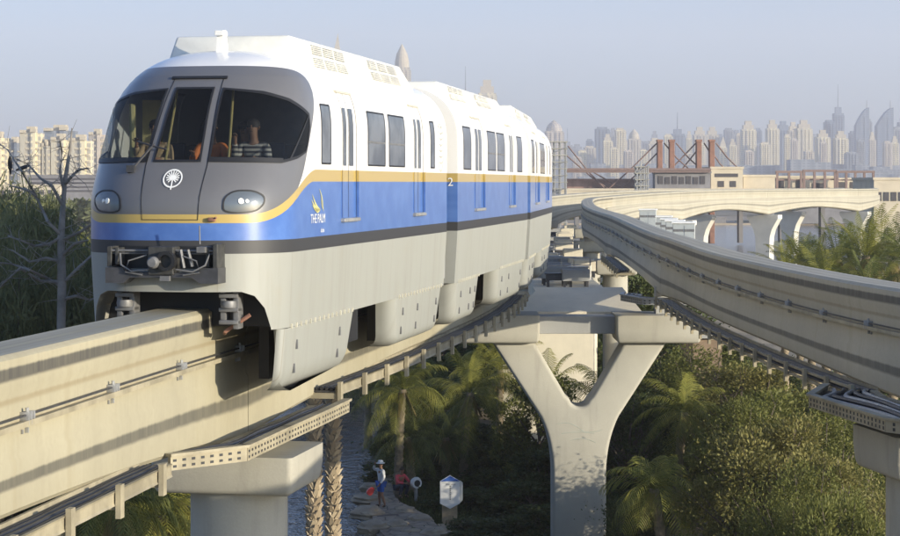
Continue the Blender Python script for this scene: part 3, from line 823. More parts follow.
    for s in 'lr':
        sh = P(g['sh' + s], .08); el = P(g['el' + s], .058); Ed(ch, sh); Ed(sh, el)
        if shirt_long: wr = P(g['wr' + s].lerp(g['el' + s], .12), .045); Ed(el, wr)
    skin('shirt', pts, ed, shirt, root)
    if not upper:
        pts, ed = [], []
        pe = P(g['pelvis'] + Vector((0, 0, -.01)), (.165, .13))
        for s in 'lr':
            hp = P(g['hip' + s], .11); k = P(g['hip' + s].lerp(g['kn' + s], .85 if shorts else 1), .085); Ed(pe, hp); Ed(hp, k)
            if not shorts: an = P(g['an' + s] + Vector((0, 0, .03)), .06); Ed(k, an)
        skin('shorts' if shorts else 'trousers', pts, ed, trousers, root)
        for s in 'lr':
            A, T = g['an' + s], g['toe' + s]; skin('shoe', [(A + Vector((0, 0, -.02)), (.05, .055)), (A.lerp(T, .6), (.052, .04)), (T, (.045, .03))], [(0, 1), (1, 2)], shoes or HAIR, root, 1)
    if hat:
        mb = MB(); mb.lathe([(.17, .06), (.18, .07), (.112, .085), (.105, .15), (.07, .18), (.001, .185)], 20, tuple(H)); mb.build('hat', hat, root, True)
    return body
STAND = dict(pelvis=(0, 0, .95), chest=(0, 0, 1.28), neck=(0, 0, 1.48), head=(0, -.02, 1.62), shl=(-.19, 0, 1.40), shr=(.19, 0, 1.40), ell=(-.24, .02, 1.12), elr=(.24, .02, 1.12),
             wrl=(-.24, -.06, .88), wrr=(.24, -.06, .88), hipl=(-.09, 0, .90), hipr=(.09, 0, .90), knl=(-.1, -.03, .48), knr=(.1, -.01, .48), anl=(-.1, .02, .07), anr=(.1, .04, .07), toel=(-.11, -.14, .035), toer=(.11, -.12, .035))

# ================================================================ foliage
LEAF = {
 'palm': M_leaf("palm_leaf_green", (.06, .085, .024), (.19, .20, .06), .35),
 'palmy': M_leaf("palm_leaf_olive", (.11, .13, .025), (.32, .30, .07), .4),
 'dry': M_leaf("dry_palm_leaf", (.17, .12, .05), (.26, .19, .08), .2),
 'bush': M_leaf("shrub_leaf_green", (.075, .095, .022), (.20, .20, .055), .35),
 'bush2': M_leaf("yellowish_shrub_leaf", (.10, .105, .03), (.27, .24, .08), .35),
 'dark': M_leaf("dark_shrub_leaf", (.04, .06, .02), (.105, .125, .04), .3),
 'casu': M_leaf("grey_green_needles", (.075, .09, .04), (.18, .19, .085), .3),
 'grass': M_leaf("grass_blade_green", (.04, .09, .015), (.10, .15, .03), .3)}
BARK = M_plain("bark_brown", (.16, .13, .10), .9, 0, .5, 2, .6); PBARK = M_plain("palm_trunk_bark", (.30, .24, .16), .9, 0, .5, 5, .8)
GREYBARK = M_plain("dead_wood_grey", (.28, .26, .23), .9, 0, .35, 3, .4)
def palm_crown(seed, nf=24, L=3.2, droop=1.0, leaf=.55):
    rg = random.Random(seed); v, f = [], []
    for i in range(nf):
        az = 2 * math.pi * (i * .382 + rg.uniform(-.04, .04)); el = R(rg.uniform(70, 88) - 100 * (i / nf) ** 1.1); ln = L * rg.uniform(.8, 1.1) * (.75 + .25 * math.cos(el))
        d = Vector((math.cos(az) * math.cos(el), math.sin(az) * math.cos(el), math.sin(el))); p = Vector((0, 0, 0)); n = 15; pts = [p.copy()]
        for k in range(n):
            d = (d + Vector((0, 0, -.13 * droop * (.5 + k / n)))).normalized(); p = p + d * ln / n; pts.append(p.copy())
        side0 = Vector((-math.sin(az), math.cos(az), 0)); tw = rg.uniform(-.7, .7)
        w_ = .018
        for k in range(n):
            a, b = pts[k], pts[k + 1]; q = len(v); ww = w_ * (1 - .8 * k / n); v += [a - side0 * ww, b - side0 * ww, b + side0 * ww, a + side0 * ww]; f.append((q, q + 1, q + 2, q + 3))
        m = max(16, int(9.5 * L))
        for k in range(m):
            t = .12 + .88 * k / m; x = t * n; i0 = min(int(x), n - 1); c = pts[i0].lerp(pts[i0 + 1], x - i0); tg = (pts[i0 + 1] - pts[i0]).normalized()
            up = side0.cross(tg); 
            ll = leaf * math.sin(math.pi * (t * .82 + .13)) * rg.uniform(.85, 1.1)
            for s in (-1, 1):
                dd = (side0 * s * math.cos(tw) + tg * .75 + up * (.25 + tw * s * .5)).normalized(); e = c + dd * ll * .55 + Vector((0, 0, -.02)); g = c + dd * ll + Vector((0, 0, -.32 * ll * droop))
                wd = tg * .017; q = len(v); v += [c - wd, c + wd, e + wd, e - wd, g]; f += [(q, q + 1, q + 2, q + 3), (q + 3, q + 2, q + 4)]
    return v, f
_pm = {}
def palm(name, base, h, seed, L=3.2, mat='palm', lean=(0, 0), droop=1.0, nf=24, tr=.16, label=None, group=None, dry=True, leaf=.68):
    key = (seed % 4, L, droop, nf, mat, leaf)
    root = empty(name, base, label=label, cat='palm tree', group=group)
    rg = random.Random(seed)
    mb = MB(); pts, rs = [], []
    n = max(4, int(h / .22))
    for i in range(n + 1):
        t = i / n; x = lean[0] * t * t; y = lean[1] * t * t
        for dz, rr in ((0, 1.12), (.45, .92)):
            pts.append((x, y, t * h + dz * h / n)); rs.append(tr * (1.25 - .35 * t) * rr * rg.uniform(.94, 1.06))
    mb.tube(pts, rs, 10); mb.build('trunk', PBARK, root, 50)
    top = (lean[0], lean[1], h)
    if key not in _pm:
        v, f = palm_crown(seed, nf, L, droop, leaf); me = bpy.data.meshes.new('crown'); me.from_pydata(v, [], f); me.materials.append(LEAF[mat]); _pm[key] = me
    c = bpy.data.objects.new('crown', _pm[key]); col.objects.link(c); c.parent = root; c.location = top; c.rotation_euler = (0, 0, rg.uniform(0, 6.28))
    if dry:
        k2 = ('dry', seed % 2, L)
        if k2 not in _pm:
            rg2 = random.Random(seed + 7); v, f = [], []
            for i in range(12):
                a = rg2.uniform(0, 6.28); d = Vector((math.cos(a), math.sin(a), 0)); p = d * .12; q = [p]
                for k in range(6): p = p + d * .12 * (1 - k / 6) + Vector((0, 0, -.26 + .04 * k)); q.append(p)
                for k in range(6):
                    sd_ = Vector((-d.y, d.x, 0)) * .10 * (1 - k / 8); b = len(v); v += [q[k] - sd_, q[k] + sd_, q[k + 1] + sd_ * .9, q[k + 1] - sd_ * .9]; f.append((b, b + 1, b + 2, b + 3))
            me = bpy.data.meshes.new('dead_fronds'); me.from_pydata(v, [], f); me.materials.append(LEAF['dry']); _pm[k2] = me
        c = bpy.data.objects.new('dead_fronds', _pm[k2]); col.objects.link(c); c.parent = root; c.location = top
    return root
def leaf_cloud(seed, rad, ht, n, size, kind='leaf', clumps=26, zlo=0.15):
    """leaf quads in clumps on a branching volume; returns verts, faces and limb lines"""
    rg = random.Random(seed); v, f, cl = [], [], []
    for i in range(clumps):
        a = rg.uniform(0, 6.283); t = rg.uniform(zlo, 1); rr = rad * (math.sin(math.pi * min(1, .18 + t * .75)) ** .7) * math.sqrt(rg.uniform(.12, 1))
        cl.append((Vector((rr * math.cos(a), rr * math.sin(a), ht * t)), rg.uniform(.16, .34) * rad * rg.uniform(.8, 1.3)))
    for i in range(n):
        c, r_ = cl[rg.randrange(clumps)] if rg.random() < .97 else (Vector((rg.uniform(-1, 1) * rad, rg.uniform(-1, 1) * rad, rg.uniform(.1, 1) * ht)), rad * .2)
        d = Vector((rg.gauss(0, 1), rg.gauss(0, 1), rg.gauss(0, .8))).normalized() * r_ * rg.uniform(.2, 1.05) ** .5; d.z *= .8; p = c + d
        if p.z < .02: p.z = rg.uniform(.02, .3)
        if kind == 'needle':
            dd = (d.normalized() * .5 + Vector((rg.uniform(-.5, .5), rg.uniform(-.5, .5), rg.uniform(-1.1, .3)))).normalized(); L = size * rg.uniform(1.2, 2.6); s = dd.cross(Vector((rg.uniform(-1, 1), rg.uniform(-1, 1), .3))).normalized() * .018
            q = len(v); e = p + dd * L * .6; g = p + dd * L + Vector((0, 0, -.12 * L)); v += [p - s, p + s, e + s, e - s, g]; f += [(q, q + 1, q + 2, q + 3), (q + 3, q + 2, q + 4)]
        else:
            dd = (d.normalized() + Vector((rg.uniform(-.8, .8), rg.uniform(-.8, .8), rg.uniform(-.3, .9)))).normalized(); s = dd.cross(Vector((rg.uniform(-1, 1), rg.uniform(-1, 1), rg.uniform(-1, 1)))).normalized(); L = size * rg.uniform(.7, 1.4); q = len(v)
            v += [p, p + dd * L * .5 + s * L * .24, p + dd * L, p + dd * L * .5 - s * L * .24]; f.append((q, q + 1, q + 2, q + 3))
    return v, f, cl
_bm = {}
def tree(name, base, rad, ht, n, size, mat, seed, kind='leaf', label=None, group=None, trunk=True, cat='tree', zlo=.15, scale=1, var=3, clumps=26):
    key = (kind, mat, seed % var, n, size, zlo, clumps)
    root = empty(name, base, random.Random(seed).uniform(0, 6.28), label=label, cat=cat, group=group)
    R0, H0 = 2.5, 5.0
    if key not in _bm:
        v, f, cl = leaf_cloud(seed, R0, H0, n, size, kind, zlo=zlo, clumps=clumps)
        me = bpy.data.meshes.new('crown'); me.from_pydata(v, [], f); me.materials.append(LEAF[mat])
        mb = MB(); rg = random.Random(seed)
        mb.tube([(0, 0, 0), (.05, .03, H0 * .25), (0, .08, H0 * .5), (.05, 0, H0 * .75)], [.14, .11, .08, .03], 8)
        for c, r_ in cl:
            z0 = min(c.z * .55, H0 * .5); a = Vector((0, .04, z0)); b = a.lerp(c, .5) + Vector((rg.uniform(-.2, .2), rg.uniform(-.2, .2), -.15)); mb.tube([a, b, c, c + (c - b) * .3], [.06, .04, .02, .008], 5)
        o = mb.build('trunk', BARK, None, True); mt = o.data; bpy.data.objects.remove(o); _bm[key] = (me, mt)
    me, mt = _bm[key]
    for nm, d in (('crown', me), ('trunk', mt)):
        if nm == 'trunk' and not trunk: nm = 'stems'
        c = bpy.data.objects.new(nm, d); col.objects.link(c); c.parent = root; c.scale = (rad / R0, rad / R0, ht / H0)
    return root
# ================================================================ ground, water
def pond(x, y):
    """signed depth of the lagoon edge"""
    sx = interp([(60, -3.0), (70, -2.2), (76, -3.6), (84, -2.7), (95, -2.2), (110, -3.4), (122, -6), (127, -20)], y)
    a = min(sx - x, x + 34, y - 40, 127 + 1.5 * math.sin(x * .3) - y)
    b = min(x - 8 - .08 * (y - 300), 250 - x, y - 330, 640 - y) if y > 250 else -9
    return max(a, b)
def gh(x, y):
    p = pond(x, y); h = .12 * math.sin(x * .21 + 1) * math.sin(y * .17) + .06 * math.sin(x * .9 + y * .5)
    if p > -1.2: t = min(1, (p + 1.2) / 2.4); t = t * t * (3 - 2 * t); h = h * (1 - t) - 1.3 * t
    if y > 128 and y < 300: h += .8 * min(1, (y - 128) / 14) * (1 if x < 9 else 0)
    return h
def axis(a, b, fine, step, outs):
    v = []; x = a
    while x < b: v.append(x); x += step
    v.append(b); q = step; x = b
    while x < outs[1]: q *= 1.35; x += q; v.append(min(x, outs[1]))
    q = step; x = a
    while x > outs[0]: q *= 1.35; x -= q; v.insert(0, max(x, outs[0]))
    return v
xs = axis(-42, 60, 1, 1.0, (-7000, 7000)); ys = axis(20, 260, 1, 1.25, (-200, 9000))
v = [(x, y, gh(x, y)) for y in ys for x in xs]; nx = len(xs)
f = [(j * nx + i, j * nx + i + 1, (j + 1) * nx + i + 1, (j + 1) * nx + i) for j in range(len(ys) - 1) for i in range(nx - 1)]
gm, nt, p = newmat("sandy_ground", .95, 0, (.3, .24, .15)); o_ = coords(nt); n1 = noise(nt, o_, .12, 5); n2 = noise(nt, o_, 2.5, 5); n3 = noise(nt, o_, .01, 3)
c = mixc(nt, n1.ramp(.38, .62), (.34, .27, .17), (.16, .13, .085)); c = mixc(nt, n2.ramp(.4, .7) * .4, c, (.10, .085, .055)); c = mixc(nt, n3.ramp(.45, .6) * .5, c, (.36, .31, .23))
nt.links.new(c, p.inputs['Base Color']); bump(nt, p, n2, .6, .08)
tag(obj('ground', v, f, gm, None, True), kind='structure')
wm, nt, p = newmat("lagoon_water", .08, 0, (.03, .045, .055)); p.inputs['IOR'].default_value = 1.33; p.inputs['Specular IOR Level'].default_value = .6
o_ = coords(nt); a = noise(nt, o_, 1.6, 3, (1, .55, 1)); b = noise(nt, o_, 5.5, 2, (1, .6, 1)); bump(nt, p, a * .7 + b * .3, .9, .22)
tag(obj('lagoon_water', [(-45, 30, -.45), (2, 30, -.45), (2, 135, -.45), (-45, 135, -.45)], [(0, 1, 2, 3)], wm), kind='structure')
tag(obj('channel_water', [(4, 320, -.45), (260, 320, -.45), (260, 650, -.45), (4, 650, -.45)], [(0, 1, 2, 3)], wm), kind='structure')

# ================================================================ guideway
H = 1.72
def beam_prof(dh=0.):
    r = [(0, 0), (.36, 0), (.425, -.05), (.425, -.40), (.392, -.46), (.392, -1.12), (.425, -1.18), (.425, -(H + dh) + .06), (.37, -(H + dh))]
    return r + [(-a, b) for a, b in r[::-1][:-1]]
def haunch(path, piers, amt):
    ss = [path.s_at_y(y) for y in piers]
    def g(d, dz):
        if dz > -1.5: return dz
        m = min([abs(d - q) for q in ss] + [15.]); return dz - amt * max(0, 1 - m / 13.) ** 2 + 0
    return g
def bracket_mesh():
    mb = MB()
    for x in (0, .09, .18): mb.box(.392, .50, x, x + .022, -.80, -.655, .005)
    mb.box(.40, .43, -.02, .23, -.83, -.81, .004)
    mb.lathe([(.001, 0), (.022, 0), (.022, .12), (.001, .12)], 8, (.46, .05, -.73)); mb.box(.392, .44, .15, .17, -.90, -.84, .004); mb.box(.392, .42, .03, .05, -.90, -.85, .004)
    o = mb.build('rail_bracket', MAT['galv'], None, True); d = o.data; bpy.data.objects.remove(o); return d
BR = bracket_mesh()
def guideway(path, name, label, s1y, piers, side, brk_to, amt=.42, seg_y=None):
    root = empty(name, path.at(0, 0, 0) * 0, label=label, cat='monorail beam')
    hf = haunch(path, piers, amt); S1 = path.s_at_y(s1y)
    joints = [0] + [path.s_at_y(y) for y in piers if y < s1y] + [S1]
    for a, b in zip(joints, joints[1:]):
        if b - a < 1: continue
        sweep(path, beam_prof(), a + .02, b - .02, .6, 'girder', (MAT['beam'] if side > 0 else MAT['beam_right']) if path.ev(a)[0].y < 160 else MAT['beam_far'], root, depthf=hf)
    for sd_ in (1, -1):
        E_ = path.s_at_y(brk_to)
        sweep(path, [(sd_ * q, z) for q, z in ((.44, -.745), (.50, -.745), (.50, -.81), (.44, -.81))], 0, E_, 1.0, 'conductor_rail', MAT['cream_metal'], root, smooth=0)
        sweep(path, [(sd_ * q, z) for q, z in ((.44, -.68), (.47, -.68), (.47, -.70), (.44, -.70))], 0, E_, 1.0, 'power_rail', MAT['dark_metal'], root, smooth=0)
    d = 1.2; cnt = 0
    while d < path.s_at_y(brk_to) and cnt < 96:
        for sd_ in (side,):
            p, t, z = path.ev(d); o = bpy.data.objects.new('rail_bracket', BR); col.objects.link(o); o.parent = root
            o.location = (p.x, p.y, z); ang = math.atan2(-t.x, t.y); o.rotation_euler = (0, 0, ang); o.scale = (sd_, 1, 1)
            cnt += 1
        d += 3.0
    return root
PL = [31.6, 68, 96, 124, 150, 178, 210, 243, 268]; PR = [33, 66, 96, 124, 150, 178, 207, 235, 262]
guideway(LEFT, 'guideway_beam', 'left concrete guideway beam that the monorail train straddles, sunlit on its side', 312, PL, 1, 60)
guideway(RIGHT, 'guideway_beam', 'right concrete guideway beam, empty and curving past the train in shade', 312, PR, -1, 130, .26)
# deeper arched girders of the far bridge
def far_bridge():
    root = empty('arched_bridge', (0, 0, 0), label='cream concrete bridge with arched underside carrying the track across the channel', cat='bridge')
    for path, lat in ((RIGHT, 0), (LEFT, 0)):
        pr = [(-.60, -1.2), (.60, -1.2), (.60, -2.2), (-.60, -2.2)]
        pr = [(.62, -.95), (.62, -2.1), (.5, -2.2), (-.5, -2.2), (-.62, -2.1), (-.62, -.95)]
        ss = [path.s_at_y(y) for y in (178, 207, 235, 262)]
        def g(d, dz):
            if dz > -1.5: return dz
            m = min(abs(d - q) for q in ss); return dz - .75 * max(0, 1 - m / 15.) ** 1.6
        sweep(path, pr, path.s_at_y(172), path.s_at_y(290), .8, 'arched_girder', MAT['beam_far'], root, depthf=g)
far_bridge()
# service walkway hung under the beam edge
def walkway(path, sgn, ya, yb, dz0, step, label, lat0=.42, w_=.40):
    root = empty('service_walkway', (0, 0, 0), label=label, cat='walkway', group='service walkways hung below the guideway beams')
    a, b = path.s_at_y(ya), path.s_at_y(yb); l1 = lat0 + w_
    q = lambda *z: [(sgn * x, y) for x, y in z]
    sweep(path, q((lat0, dz0), (l1, dz0), (l1, dz0 - .03), (lat0, dz0 - .03)), a, b, .8, 'walkway_floor', MAT['dark_metal'], root, smooth=0)
    if sgn < 0:
        for hh in (-.10, .06): sweep(path, q((l1, dz0 + hh), (l1 + .04, dz0 + hh), (l1 + .04, dz0 + hh + .045), (l1, dz0 + hh + .045)), a, b, .8, 'side_rail', MAT['cream_metal'], root, smooth=0)
    else: sweep(path, q((l1, dz0 - .09), (l1 + .05, dz0 - .09), (l1 + .035, dz0 - .06), (l1 + .035, dz0 + .05), (l1 + .05, dz0 + .08), (l1, dz0 + .08)), a, b, .8, 'side_rail', MAT['cream_metal'], root, smooth=0)
    sweep(path, q((lat0 - .04, dz0 - .02), (lat0, dz0 - .02), (lat0, dz0 + .10), (lat0 - .04, dz0 + .10)), a, b, .8, 'inner_rail', MAT['cream_metal'], root, smooth=0)
    for k, (x, r_) in enumerate(((.06, .03), (.14, .035), (.23, .035), (.32, .03))):
        pts = [path.at(a + (b - a) * i / 40, sgn * (lat0 + x + .012 * math.sin(i * 1.3 + k)), dz0 + r_ + .003) for i in range(41)]
        mb = MB(); mb.tube(pts, r_, 6); mb.build('power_cable', MAT['cable'], root, True)
    d = a; n = 0
    while d < b and n < 90:
        p, t, z = path.ev(d); M = Matrix.Translation((p.x, p.y, z)) @ Matrix.Rotation(math.atan2(-t.x, t.y), 4, 'Z') 
        mb = MB(); x0, x1 = sorted((sgn * (l1 + .055), sgn * (l1 + .12)))
        mb.box(x0, x1, -.07, .07, dz0 - .24, dz0 + .16, M=M); x0, x1 = sorted((sgn * .2, sgn * (l1 + .06))); mb.box(x0, x1, -.04, .04, dz0 - .14, dz0 - .04, M=M)
        mb.build('hanger_post', MAT['cream_metal'], root); d += step; n += 1
    return root
walkway(LEFT, 1, 10, 26.6, -1.88, 1.75, 'cream service walkway with black cables under the sunlit left beam, nearest the lower left corner')
walkway(LEFT, 1, 35.5, 64.5, -1.80, 1.75, 'cream service walkway below the train between the round pier and the Y shaped pier')
walkway(RIGHT, -1, 36, 62.5, -1.92, 1.55, 'service walkway under the shaded right beam above the bushes')
walkway(RIGHT, -1, 80, 92, -1.92, 1.55, 'short far service walkway under the right beam behind the Y shaped pier')

# piers --------------------------------------------------------------
def tray(root, poly_outer, z, hgt, perf=True):
    """cable platform round a pier head: floor, fascia and cables.  poly_outer = list of (x,y) outer edge; inner edge list reversed"""
    pass
mbx = None
def platform(name, label, outer, inner, z, group=None, hgt=.19, mat=None):
    """outer / inner: matching lists of plan points"""
    root = empty(name, (0, 0, 0), label=label, cat='cable platform', group=group); mat = mat or MAT['cream_metal']
    n = len(outer)
    v = [(x, y, z) for x, y in outer] + [(x, y, z) for x, y in inner] + [(x, y, z - .05) for x, y in outer] + [(x, y, z - .05) for x, y in inner]
    f = []
    for i in range(n - 1): f += [(i, i + 1, n + i + 1, n + i), (2 * n + i, 3 * n + i, 3 * n + i + 1, 2 * n + i + 1)]
    obj('platform_floor', v, f, MAT['dark_metal'], root)
    for nm, line, h in (('outer_fascia', outer, hgt), ('inner_fascia', inner, hgt * .6)):
        mb = MB(); mb2 = MB()
        for a, b in zip(line, line[1:]):
            A, B = Vector(a), Vector(b); d = (B - A); L = d.length; d.normalize(); ang = math.atan2(d.y, d.x)
            M = Matrix.Translation((A.x, A.y, z)) @ Matrix.Rotation(ang, 4, 'Z')
            mb.box(0, L, -.03, .03, -.10, h - .10, M=M); mb.box(-.02, L + .02, -.07, .07, h - .10, h - .06, M=M)
            k = 0
            for i in range(int(L / .16)):
                for zz in (-.04, .04): mb2.box(i * .16 + .04, i * .16 + .10, -.034, -.031, zz - .025, zz + .01, M=M); mb2.box(i * .16 + .04, i * .16 + .09, .031, .034, zz - .03, zz + .02, M=M)
        fz = mb.build(nm, mat, root)
        if nm[0] == 'o': tag(mb2.build('slot_row', MAT['cable'], fz), kind='stuff')
    for k in range(5):
        t = .18 + .15 * k; pts = []
        for i in range(n - 1):
            for s in range(6):
                u = s / 6; a = Vector(outer[i]).lerp(Vector(outer[i + 1]), u); b = Vector(inner[i]).lerp(Vector(inner[i + 1]), u); p = b.lerp(a, t + .05 * math.sin((i * 6 + s) * .9 + k)); pts.append((p.x, p.y, z + .05 + .02 * (k % 2)))
        mb = MB(); mb.tube(pts, .04, 6); mb.build('power_cable', MAT['cable'] if k % 2 else MAT['galv'], root, True)
    return root
def cap_box(mb, cx, cy, hx, hy, z0, z1, ang, ch=.28):
    M = Matrix.Translation((cx, cy, 0)) @ Matrix.Rotation(ang, 4, 'Z')
    bm = bmesh.new(); v0 = [(-hx, -hy), (hx, -hy), (hx, hy), (-hx, hy)]
    lo = [bm.verts.new((x * .96, y * .93, z0)) for x, y in v0]; mid = [bm.verts.new((x, y, z0 + ch)) for x, y in v0]; hi = [bm.verts.new((x, y, z1)) for x, y in v0]
    bm.faces.new(lo[::-1]); bm.faces.new(hi)
    for A, B in ((lo, mid), (mid, hi)):
        for i in range(4): bm.faces.new((A[i], A[(i + 1) % 4], B[(i + 1) % 4], B[i]))
    es = [e for e in bm.edges if abs(e.verts[0].co.z - e.verts[1].co.z) > .05 or (e.verts[0].co.z < z0 + ch + .01 and e.verts[1].co.z < z0 + ch + .01)]
    bmesh.ops.bevel(bm, geom=es, offset=.09, segments=4, affect='EDGES', profile=.5)
    bm.verts.index_update(); mb.add([M @ q.co for q in bm.verts], [[q.index for q in g.verts] for g in bm.faces]); bm.free()
def round_pier(name, cx, cy, zt, label, r=.76, hx=1.15, hy=1.0, ang=0, h=.70):
    root = empty(name, (cx, cy, 0), label=label, cat='bridge pier'); mb = MB(); mb.lathe([(r, 0), (r, zt - h + .02)], 48); mb.build('column', MAT['conc'], root, True)
    mb = MB(); cap_box(mb, 0, 0, hx, hy, zt - h, zt, ang); mb.build('pier_cap', MAT['conc'], root, 30)
    mb = MB(); mb.box(-.42, .42, -.3, .3, zt + .001, zt + .20, .01, M=Matrix.Rotation(ang, 4, 'Z')); mb.build('bearing', MAT['grey_conc'], root)
    return root
s = LEFT.s_at_y(31.6); q, t, z = LEFT.ev(s); AL = math.atan2(-t.x, t.y)
round_pier('round_pier', q.x + .27, q.y, EYE - 4.17, 'round concrete column with a chunky cap under the nose of the train', ang=AL, hx=1.12, h=.60)
qq = LEFT.at
def plan_pts(path, lst): return [tuple(path.at(path.s_at_y(y), lat, 0).xy) for y, lat in lst]
zc_ = z - H - .18
platform('cable_platform', 'cream perforated cable platform wrapping the round pier cap below the train nose',
         plan_pts(LEFT, [(27.2, .5), (28.5, 1.28), (30.5, 1.32), (32.5, 1.34), (34.8, 1.30)]), plan_pts(LEFT, [(27.9, .45), (29.0, .80), (30.8, .84), (32.5, .86), (34.3, .84)]), EYE - 3.80)
# right pier at the picture's edge
s = RIGHT.s_at_y(33.0); q, t, z = RIGHT.ev(s); AR = math.atan2(-t.x, t.y)
round_pier('round_pier', q.x - .62, q.y, z - H - .48, 'concrete column and cap under the right beam at the right edge of the photo', r=.72, hx=.98, ang=AR)
platform('cable_platform', 'grey cable platform on the pier cap at the right edge with loops of black cable',
         plan_pts(RIGHT, [(30.5, -1.6), (31.5, -2.0), (35.2, -2.0), (36.6, -1.2)]), plan_pts(RIGHT, [(30.5, -.55), (31.8, -.7), (34.8, -.7), (36.2, -.5)]), z - H - .2)
# Y pier ---------------------------------------------------------------
YP = 67.5; YC = 4.32; ZT = EYE - 4.42
def y_pier():
    root = empty('y_pier', (YC, YP, 0), label='large Y shaped concrete pier joining both guideway beams in the middle of the photo', cat='bridge pier')
    # outline, x relative to centre, z world.  29.6 px per metre at this depth
    out = []
    def bez(p0, p1, p2, n=10): return [((1 - t) ** 2 * p0[0] + 2 * t * (1 - t) * p1[0] + t * t * p2[0], (1 - t) ** 2 * p0[1] + 2 * t * (1 - t) * p1[1] + t * t * p2[1]) for t in [i / n for i in range(n + 1)]]
    zt = EYE - 5.32; zj = EYE - 8.75
    R_ = [(.90, -.5)] + [(.90, 2.6)] + bez((.90, zj - .9), (.93, zj + .15), (1.32, zj + .95)) + [(2.92, zt), (1.55, zt)]
    L_ = [(-a, b) for a, b in R_]
    inner = bez((1.45, zt - .1), (.0, zt - 3.75), (-1.45, zt - .1), 28); inner = [(1.50, zt)] + [(.30 + 1.2 * (1 - k / 8), zt - (2.05) * (k / 8)) for k in range(1, 8)]
    inner += [(.30 * math.cos(R(a)) * 1.0 + 0 if 0 else .33 * math.cos(R(a)), zt - 1.86 - .30 * math.sin(R(a))) for a in range(10, 171, 20)] + [(-x, y) for x, y in inner[::-1]]
    poly = R_[:-1] + inner + L_[::-1][1:]
    mb = MB(); n = len(poly); d = .72
    bm = bmesh.new(); fv = [bm.verts.new((x, -d, z)) for x, z in poly]; fa = bm.faces.new(fv); r = bmesh.ops.extrude_face_region(bm, geom=[fa]); 
    for g in r['geom']:
        if isinstance(g, bmesh.types.BMVert): g.co.y = d
    bmesh.ops.recalc_face_normals(bm, faces=bm.faces[:])
    es = [e for e in bm.edges if abs(e.verts[0].co.y - e.verts[1].co.y) < .01]
    bmesh.ops.bevel(bm, geom=es, offset=.13, segments=4, affect='EDGES', profile=.5)
    bmesh.ops.triangulate(bm, faces=[f_ for f_ in bm.faces if len(f_.verts) > 5])
    bm.verts.index_update(); mb.add([q.co for q in bm.verts], [[q.index for q in g.verts] for g in bm.faces]); bm.free()
    mb.build('y_column', MAT['conc'], root, 40)
    for cx, hx in ((-2.62, 1.28), (2.62, 1.42)):
        mb = MB(); cap_box(mb, cx, 0, hx, 1.15, EYE - 5.33, EYE - 4.40, 0, .3); mb.build('pier_cap', MAT['conc'], root, 30)
    for cx, path in ((0, LEFT), (0, RIGHT)):
        p_ = path.at(path.s_at_y(YP)); mb = MB(); mb.box(p_.x - YC - .45, p_.x - YC + .45, -.3, .3, EYE - 4.399, p_.z - H - .02, .01); mb.build('bearing', MAT['grey_conc'], root)
    mb = MB(); mb.box(-1.345, 1.205, -.55, .55, EYE - 5.05, EYE - 4.46, .02); mb.build('crossbeam', MAT['grey_conc'], root)
    # faint engraved wave lines
    mb = MB()
    for k, (x0, z0, x1, z1, b) in enumerate(((-.75, .2, .15, -.05, .14), (-.1, .02, .75, .0, -.08), (-.6, -.12, .5, -.12, .05), (-.3, -.35, .55, -.42, .10))):
        mb.tube([(x0 + (x1 - x0) * i / 10, -d - .001, EYE - 8.25 + z0 + (z1 - z0) * i / 10 + b * math.sin(math.pi * i / 10)) for i in range(11)], .008, 4)
    mb.build('wave_mark', MAT['mark'], root)
MAT['mark'] = M_plain("grey_green_paint", (.36, .40, .34), .7, 0, .1)
y_pier()
platform('cable_platform', 'cable platform on the left cap of the Y pier, beside the tail of the train', [(.62 + 1.15, YP + 1.3), (1.45 + 1.2, YP + .9), (2.05, YP - 2.2), (.0, YP - 3.4)], [(.72 + .9, YP + .8), (1.2 + .8, YP + .5), (1.35, YP - 1.7), (.0, YP - 2.7)], EYE - 3.95)
platform('cable_platform', 'cable platform on the right cap of the Y pier under the shaded beam', [(5.95, YP + .9), (5.75, YP - .4), (6.25, YP - 2.6), (8.1, YP - 2.9)], [(6.5, YP + .9), (6.3, YP - .2), (6.75, YP - 1.8), (8.1, YP - 2.1)], EYE - 3.85, mat=MAT['galv'])
# deck between the beams
def deck():
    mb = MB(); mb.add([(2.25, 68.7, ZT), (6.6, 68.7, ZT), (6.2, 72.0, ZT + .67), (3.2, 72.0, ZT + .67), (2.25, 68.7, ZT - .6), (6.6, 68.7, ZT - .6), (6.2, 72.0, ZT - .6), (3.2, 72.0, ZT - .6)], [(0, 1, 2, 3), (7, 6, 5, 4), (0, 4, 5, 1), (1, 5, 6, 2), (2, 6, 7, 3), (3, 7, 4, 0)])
    c = mb.build('sun_tilted_slab', MAT['conc2']); tag(c, 'concrete slab between the two caps of the Y pier, tilted to catch sun', 'concrete slab')  # slope steepened and base lightened so the slab reads as sunlit
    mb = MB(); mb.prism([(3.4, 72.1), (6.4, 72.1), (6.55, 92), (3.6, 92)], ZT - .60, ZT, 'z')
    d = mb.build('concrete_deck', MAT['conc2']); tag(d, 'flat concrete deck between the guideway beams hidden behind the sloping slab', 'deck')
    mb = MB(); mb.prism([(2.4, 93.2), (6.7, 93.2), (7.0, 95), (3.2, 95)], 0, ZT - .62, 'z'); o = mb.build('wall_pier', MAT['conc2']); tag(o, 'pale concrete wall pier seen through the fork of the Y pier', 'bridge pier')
    mb = MB(); mb.prism([(3.55, 92.1), (6.6, 92.1), (7.9, 130), (11.2, 166), (8.0, 170), (5.2, 135)], ZT - .3, ZT - .004, 'z')
    o = mb.build('concrete_deck', MAT['grey_conc']); tag(o, 'grey far deck crowded with switch gear between the beams, behind the railing', 'deck')
